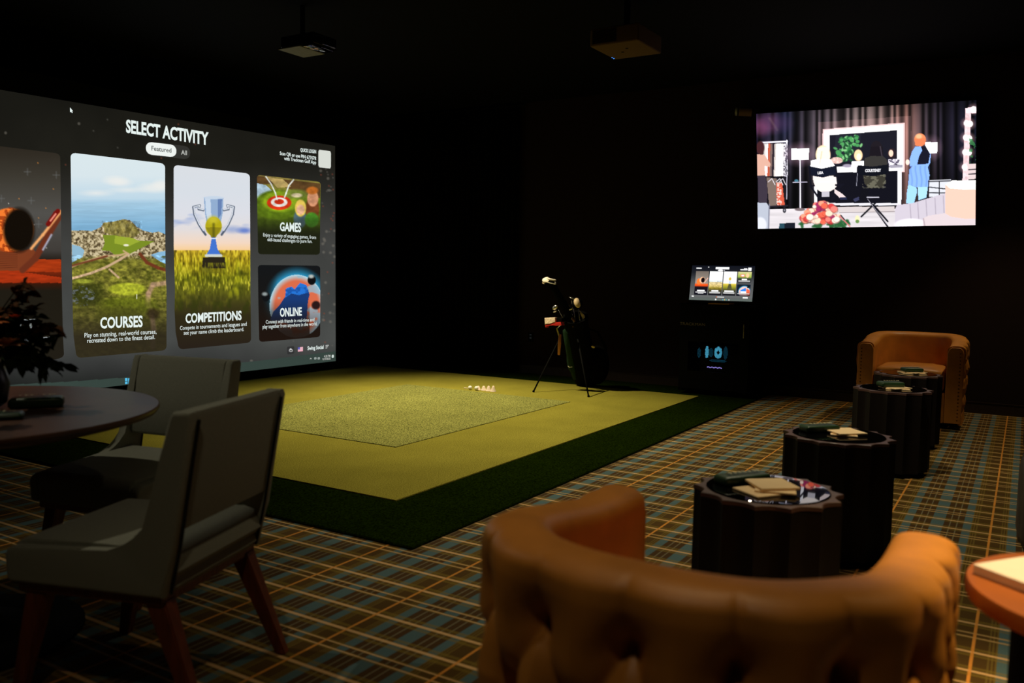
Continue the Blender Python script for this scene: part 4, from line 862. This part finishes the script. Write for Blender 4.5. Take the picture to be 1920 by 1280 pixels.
napkin((2.665, .685, ZT), .95, 'cream napkin at the bottom of the fan on the nearest drum table', grp=gn)
napkin((2.705, .650, ZT+.006), .25, 'cream napkin in the middle of the fan on the nearest drum table', grp=gn)
napkin((2.722, .665, ZT+.012), .70, 'cream napkin on top of the fan on the nearest drum table', .13, .008, gn)
sleeve((2.760, .772, ZT), -.60, 'green sleeve with a pale print lying beside the napkins on the nearest drum table', .19, .07, .034)
napkin((3.885, .650, ZT), .2, 'cream napkin underneath on the second drum table', .11, grp=gn)
napkin((3.905, .650, ZT+.006), .75, 'cream napkin on top on the second drum table', .135, .008, gn)
sleeve((3.895, .755, ZT), -.75, 'green sleeve standing out against the carpet on the second drum table', .17, .07, .036)
napkin((5.745, .665, ZT), .3, 'cream napkin at the bottom under the green sleeve on the third drum table', .14, grp=gn)
napkin((5.74, .672, ZT+.006), .95, 'cream napkin directly under the green sleeve on the third drum table', .14, grp=gn)
sleeve((5.745, .700, ZT+.012), -.95, 'green sleeve on top of the napkins on the third drum table', .15, .085, .036)
napkin((6.80, .690, ZT), .4, 'cream napkin at the bottom under the green sleeve on the farthest drum table', .16, grp=gn)
napkin((6.80, .680, ZT+.006), 1.1, 'cream napkin directly under the green sleeve on the farthest drum table', .14, grp=gn)
sleeve((6.80, .690, ZT+.012), -1.0, 'green sleeve on top of the napkins on the farthest drum table', .14, .085, .034)
sleeve((1.545, 2.762, .746), -.62, 'dark shaded green sleeve lying toward the middle of the round dining table', .16, .07, .038)
sleeve((1.352, 2.630, .746), -.62, 'green sleeve with a pale flower print at the left edge of the dining table', .14, .075, .022)

# ------------------------------------------------------------------ side table with papers, dark lounge chairs
st_ = thing('side_table', 'round orange-brown wooden side table cut off by the right edge', 'table', (2.0, -.20, 0))
obj('tabletop', lathe(nb(), [(.262, .558), (.274, .563), (.279, .575), (.279, .592), (.275, .599), (.27, .60), (.0005, .60)], 96, cap=False), M_orange, st_, angle=35)
obj('table_underside', lathe(nb(), [(.0005, .555), (.2, .555), (.264, .558)], 64, cap=False), M_walnut, st_)
obj('drum_base', lathe(nb(), [(.17, 0), (.17, .02), (.19, .03), (.19, .555)], 64), M_black, st_, angle=30)
bm = nb(); box(bm, -.105, -.075, 0, .105, .075, .020, .001, 1)
pp = obj('paper_stack', bm, M_white); pp.location = (1.985, -.065, .6005); pp.rotation_euler = (0, 0, .93)
tag(pp, 'thick white pad of paper on the orange-brown side table', 'paper')
def lounge(label, loc):
    T = thing('lounge_chair', label, 'chair', loc, 0, 'dark channel-tufted lounge chairs')
    bm = nb(); n = 120; rings = []
    for z in (.05, .08, .36, .40, .42):
        k = {.05: -.006, .08: 0, .36: 0, .40: -.012, .42: -.035}[z]
        rings.append([bm.verts.new(((.36+k-.012*abs(math.cos(12*t)))*math.copysign(abs(math.cos(t))**.5, math.cos(t)), (.34+k-.012*abs(math.sin(12*t)))*math.copysign(abs(math.sin(t))**.5, math.sin(t)), z)) for t in [2*PI*j/n for j in range(n)]])
    for A, B in zip(rings, rings[1:]):
        for i in range(n): bm.faces.new((A[i], A[(i+1) % n], B[(i+1) % n], B[i]))
    bm.faces.new(rings[0][::-1]); bm.faces.new(rings[-1]); obj('seat', bm, M_leather_dark, T, True)
    bm = nb(); box(bm, -.34, -.36, .40, .34, -.22, .78, .05, 4); obj('backrest', bm, M_leather_dark, T, True)
    for x in (-.26, .26):
        for y in (-.25, .25): obj('foot', lathe(nb(), [(.015, 0), (.02, .055)], 10, (x, y)), M_black, T)
    return T
lc = lounge('dark grey lounge chair at the right edge, the farther of two, near the back wall', (7.0, -.375, 0))
dup(lc, (4.55, -.355, 0), 0, 'dark grey lounge chair at the right edge, the nearer of two, beyond the side table')

# ------------------------------------------------------------------ golf bag, clubs, balls and cones
gb = thing('golf_bag', 'dark green and black golf stand bag with its two legs out on the turf', 'golf bag', (8.17, 4.0, .0145))
base = Vector((0, 0, 0)); colr = Vector((-.43, -.05, .72)); ax = (colr-base).normalized()
P = lambda x, y, z: Vector((x-8.17, y-4.0, z-.0145))
rot = Vector((0, 0, 1)).rotation_difference(ax).to_matrix().to_4x4()
rot = Matrix.Translation((0, .0, .045)) @ rot
obj('bag_body', lathe(nb(), [(.105, 0), (.118, .02), (.122, .25), (.118, .5), (.112, .70), (.118, .78), (.125, .80), (.125, .84), (.10, .84), (.095, .70)], 40, M=rot @ Matrix.Diagonal((1, 1.12, 1, 1))), M_bagb, gb, angle=40)
bm = nb(); prof = [(.0, .06), (.045, .09), (.062, .25), (.058, .5), (.05, .70), (.0, .74)]
lathe(bm, prof, 24, M=rot @ Matrix.Translation((-.06, .085, 0)) @ Matrix.Diagonal((1, .9, 1, 1)), cap=False); obj('side_pocket', bm, M_bag, gb, angle=60)
obj('ball_pocket', ball(nb(), P(8.12, 3.86, .26), 1, (.12, .13, .21), 24), M_bagb, gb, True)
obj('lower_pocket', ball(nb(), P(8.02, 4.10, .33), 1, (.07, .07, .17), 20), M_bag, gb, True)
bm = nb(); tube(bm, [P(7.83, 3.90, .68), P(7.98, 3.80, .62), P(8.10, 3.76, .45), P(8.14, 3.79, .28)], .018, 8, flat=(1, .35)); obj('shoulder_strap', bm, M_bagb, gb, True)
for a_, b_ in ((P(7.70, 4.09, .56), P(7.355, 4.198, .03)), (P(7.72, 3.90, .56), P(7.405, 3.607, .03))):
    lg_ = obj('leg', tube(nb(), [a_, b_], .008, 8), M_black, gb, True); obj('rubber_foot', ball(nb(), b_-Vector((0, 0, .0)), .013, seg=10), M_plastic, lg_, True)
bm = nb(); tube(bm, [P(7.62, 4.05, .60), P(7.60, 4.045, .50), P(7.60, 4.05, .39)], [.014, .018, .012], 8, flat=(1, .4)); obj('hanging_tag', bm, mat('tan_tag', (206, 132, 70), .7), gb, True)
obj('bag_handle', tube(nb(), [P(7.66, 4.06, .70), P(7.60, 4.08, .66), P(7.64, 4.07, .58)], .009, 8), M_pale, gb, True)
bm = nb(); tube(bm, [P(7.84, 4.065, .255), P(7.82, 4.04, .245), P(7.83, 4.01, .25)], .003, 6); obj('piping', bm, M_pale, gb, True)
def club(name, label, grip, neck, shaft_r=.006, cat='golf club'):
    T = thing(name, label, cat, grip, 0, 'golf clubs in the bag')
    obj('shaft', tube(nb(), [Vector((0, 0, 0)), Vector(neck)-Vector(grip)], shaft_r, 10), M_steel, T, True); return T
G = (7.86, 3.96, .55)
def rel(T, p): return Vector(p)-Vector(T.location)
# driver under a cover
T = club('golf_club', 'driver with a black and white head cover rising highest from the bag', (7.88, 3.97, .5), (7.53, 4.09, 1.08))
obj('cover_neck', tube(nb(), [rel(T, (7.72, 3.985, .78)), rel(T, (7.63, 4.03, .92)), rel(T, (7.55, 4.08, 1.05)), rel(T, (7.52, 4.10, 1.11))], [.045, .040, .036, .045], 16), M_bagb, T, True)
RY = Matrix.Rotation(.25, 4, 'X')
hd = obj('head_cover', ball(nb(), rel(T, (7.51, 4.125, 1.125)), 1, (.055, .078, .045), 28, RY), M_bagb, T, True)
def arcband(c, R3, phi0, phi1, el, rad, M=None, ax2=0):
    pts = []
    for i in range(15):
        t = phi0+(phi1-phi0)*i/14; v = Vector((math.cos(el)*math.cos(t)*R3[0], math.cos(el)*math.sin(t)*R3[1], math.sin(el)*R3[2])); v.rotate(RY); pts.append(rel(T, c)+v*1.02)
    return tube(nb(), pts, rad, 6, flat=(1, .5))
obj('white_panel', ball(nb(), rel(T, (7.502, 4.142, 1.140)), 1, (.050, .060, .036), 24, RY), M_white, T, True)
c0 = (7.51, 4.125, 1.125)
for el, a0, a1, rd in ((.95, 1.2, 5.0, .020), (.12, 1.0, 4.6, .006), (-.45, 1.1, 2.7, .005)):
    obj('white_band', arcband(c0, (.055, .078, .045), a0, a1, el, rd), M_cream if el < 0 else M_white, T, True)
obj('club_toe', ball(nb(), rel(T, (7.50, 4.055, 1.128)), 1, (.012, .014, .010), 12), M_steel, T, True)
# fairway wood with cream cover
T = club('golf_club', 'wood with a rounded cream head cover at the right of the bag', (7.90, 3.93, .5), (7.72, 3.905, .88))
obj('head_cover', ball(nb(), rel(T, (7.70, 3.905, .915)), 1, (.05, .055, .062), 22, Matrix.Rotation(.5, 4, 'X')), M_bagb, T, True)
obj('cream_panel', ball(nb(), rel(T, (7.682, 3.893, .925)), 1, (.042, .035, .052), 20, Matrix.Rotation(-.35, 4, 'X')), M_cream, T, True)
T = club('golf_club', 'iron with a bright toe pointing left above the red and white cover', (7.88, 4.0, .5), (7.60, 4.06, .85))
obj('iron_head', ball(nb(), rel(T, (7.56, 4.085, .875)), 1, (.012, .034, .022), 16, Matrix.Rotation(-.5, 4, 'X')), M_steel, T, True)
obj('hosel', ball(nb(), rel(T, (7.57, 4.088, .835)), 1, (.012, .026, .010), 12, Matrix.Rotation(-.4, 4, 'X')), M_steel, T, True)
T = club('golf_club', 'iron with its scored steel face up at the top of the cluster', (7.90, 3.97, .5), (7.70, 3.97, .95))
obj('iron_head', ball(nb(), rel(T, (7.69, 3.955, .972)), 1, (.03, .042, .010), 16, Matrix.Rotation(.3, 4, 'X')), M_steel, T, True)
for (px_, py_, pz_, r_), lb in zip(((7.68, 4.00, .895, .4), (7.66, 3.955, .86, -.5), (7.64, 3.915, .76, .9), (7.66, 3.94, .70, .8)),
        ('short iron with a small gold-tinted head in the middle of the cluster', 'iron with a curved pale sole below the cream cover', 'iron with a yellow-green glint at the right of the collar', 'iron lowest in the bag, glinting at the collar')):
    T = club('golf_club', lb, (7.86, 3.96, .5), (px_+.01, py_, pz_-.02))
    obj('iron_head', ball(nb(), rel(T, (px_, py_, pz_)), 1, (.010, .030, .011), 12, Matrix.Rotation(r_, 4, 'X')), M_brass if pz_ < .8 else M_steel, T, True)
T = club('golf_club', 'iron with a broad tan blade facing right at the right of the cluster', (7.93, 3.93, .5), (7.77, 3.88, .80))
bm = nb(); prism(bm, [(3.90, .845), (3.845, .80), (3.835, .765), (3.855, .745), (3.875, .79)], -.008, .008, 'x', .003, 2); bmesh.ops.translate(bm, verts=bm.verts, vec=-Vector(T.location)+Vector((7.75, 0, 0))); obj('iron_head', bm, M_cream, T)
# putter cover
T = club('putter', 'putter under a boxy white cover with a red underside, pointing left', (7.86, 3.97, .5), (7.64, 4.02, .74))
bm = nb(); prism(bm, [(4.165, .768), (4.045, .778), (4.04, .728), (4.10, .722), (4.16, .700)], 7.49, 7.56, 'x', .008, 3); bmesh.ops.translate(bm, verts=bm.verts, vec=-Vector(T.location)); obj('white_cover', bm, mat('scribbled_cover', (240, 205, 180), .6, var=.35, vs=60), T, angle=40)
bm = nb(); prism(bm, [(4.162, .700), (4.10, .722), (4.04, .728), (3.98, .735), (3.97, .70), (4.04, .692), (4.10, .702), (4.145, .69), (4.155, .668)], 7.495, 7.565, 'x', .006, 2); bmesh.ops.translate(bm, verts=bm.verts, vec=-Vector(T.location)); obj('red_cover', bm, M_red, T, angle=40)
bm = nb(); box(bm, 7.52, 3.98, .725, 7.58, 4.05, .775, .01); bmesh.ops.translate(bm, verts=bm.verts, vec=-Vector(T.location)); obj('cover_cuff', bm, M_bagb, T)
tw = thing('wedge', 'wedge with a small bright head poking out low on the right of the bag', 'golf club', (7.95, 3.84, .40)); tw['group'] = 'golf clubs in the bag'
obj('wedge_head', ball(nb(), (-.05, -.03, .07), 1, (.012, .022, .013), 14, Matrix.Rotation(.3, 4, 'X')), M_cream, tw, True); obj('shaft', tube(nb(), [(0, 0, .05), (-.04, -.015, .068)], .005, 8), M_steel, tw, True)

ZM = .0205
for (x, y), lb in (((7.103, 4.800), 'white golf ball on the turf, the left one of the pair beside the cones'), ((7.110, 4.727), 'white golf ball on the turf, touching the nearest white cone')):
    tag(obj('golf_ball', ball(nb(), (0, 0, .0213), .0213, seg=24), M_ball, None, True), lb, 'golf ball', 'golf balls and cones on the turf').location = (x, y, ZM)
M_cone = mat('white_cone_plastic', (250, 228, 212), .5, var=.02)
bm = nb(); tube(bm, [(0, 0, .006), (0, .035, .006), (0, .06, .006)], [.0035, .003, .006], 8)
o = tag(obj('golf_tee', bm, M_cone, None, True), 'small white golf tee lying left of the balls', 'golf tee'); o.location = (7.15, 4.845, ZM)
def cone(label, loc, h):
    bm = nb(); n = 80; rings = []
    for rr_, z in ((.030, 0), (.029, .002), (.022, .35), (.015, .72), (.011, .92), (.006, 1)):
        rings.append([bm.verts.new(((rr_-.0022*(1+math.cos(10*t)))*math.cos(t), (rr_-.0022*(1+math.cos(10*t)))*math.sin(t), z*h if z > .01 else z)) for t in [2*PI*j/n for j in range(n)]])
    for A, B in zip(rings, rings[1:]):
        for i in range(n): bm.faces.new((A[i], A[(i+1) % n], B[(i+1) % n], B[i]))
    bm.faces.new(rings[0][::-1]); bm.faces.new(rings[-1]); o = obj('tee_cone', bm, M_cone, None, True); o.location = loc
    return tag(o, label, 'golf tee', 'ribbed white tee cones')
for (x, y), h, lb in zip(((7.155, 4.735), (7.155, 4.668), (7.15, 4.606), (7.135, 4.540)), (.040, .046, .052, .060),
        ('smallest ribbed white cone, half hidden behind a golf ball', 'second ribbed white cone from the golf balls', 'third ribbed white cone from the golf balls', 'tallest ribbed white cone at the right end of the row')):
    cone(lb, (x, y, ZM), h)

# ------------------------------------------------------------------ ceiling and wall fittings
pj_ = thing('projector', 'boxy brown-lit projector hanging under the black ceiling above the room', 'projector', (5.86, 2.62, 2.86), 0)
pj_.rotation_euler = (0, 0, -.02)
bm = nb(); box(bm, -.21, -.19, 0, .21, .19, .125, .012, 3); obj('housing', bm, M_projb, pj_, angle=40)
bm = nb()
for i in range(11): box(bm, -.2135, -.02, .018+i*.0085, -.2095, .17, .021+i*.0085)
v_ = obj('vent_grille', bm, M_black, pj_); v_['kind'] = 'stuff'
for (x, y) in ((.03, .04), (-.05, -.03)): obj('screw_hole', lathe(nb(), [(.012, -.0012), (.012, .002)], 16, (x, y)), M_black, pj_)
M_blue = emit('blue_status_light', (70, 150, 255), 1)
for x in (.135, .165): obj('status_light', ball(nb(), (x, .178, .0), .005, seg=10), M_blue, pj_, True)
obj('ceiling_mount', tube(nb(), [(0, 0, .12), (0, 0, HC-2.86)], .025, 16), M_black, pj_)
lm = thing('launch_monitor', 'small ceiling-hung launch monitor with glinting lenses above the hitting bay', 'sensor', (4.90, 4.93, 2.90), 0)
bm = nb(); box(bm, -.14, -.11, 0, .13, .12, .012, .004, 2); obj('cover_plate', bm, mat('grey_plate', (120, 120, 108), .5), lm)
bm = nb(); box(bm, -.13, -.24, .012, .13, .11, .10, .02, 3); obj('housing', bm, M_gloss, lm, angle=40)
bm = nb(); box(bm, -.135, -.235, -.004, .10, -.13, .03, .01, 2); obj('lens_bar', bm, M_gloss, lm, angle=40)
for y in (-.205, -.16): obj('lens', lathe(nb(), [(.016, 0), (.014, .006)], 20, M=Matrix.Translation((-.06, y, -.008))), M_steel, lm)
obj('status_light', ball(nb(), (-.12, -.12, .02), .004, seg=8), emit('green_status_light', (40, 180, 90), 1), lm)
obj('ceiling_mount', tube(nb(), [(0, 0, .09), (0, 0, HC-2.90)], .02, 16), M_black, lm)
sp_ = thing('wall_spotlight', 'small unlit cylindrical spotlight beside the upper left corner of the television', 'lamp', (8.84, 2.58, 2.90))
obj('lamp_barrel', tube(nb(), [(-.06, -.07, .0), (-.10, .05, .01)], .045, 24), M_projb, sp_, angle=40)
obj('lamp_cap', tube(nb(), [(-.10, .065, .01), (-.104, .085, .011)], .042, 24), mat('pale_lens', (160, 160, 140), .3), sp_, angle=40)
obj('lamp_arm', tube(nb(), [(-.08, 0, 0), (.0, 0, 0)], .012, 12), M_black, sp_); obj('mounting_plate', box(nb(), .0, -.03, -.03, .028, .03, .03, .004), M_black, sp_)
ou = thing('wall_outlet', 'black power outlet plate low on the back wall left of the golf bag', 'outlet', (8.868, 5.115, .445))
obj('cover_plate', box(nb(), -.006, -.036, -.058, 0, .036, .058, .003), M_plastic, ou)
for z in (-.02, .02): obj('socket', box(nb(), -.008, -.017, z-.014, -.005, .017, z+.014, .003), M_gloss, ou)
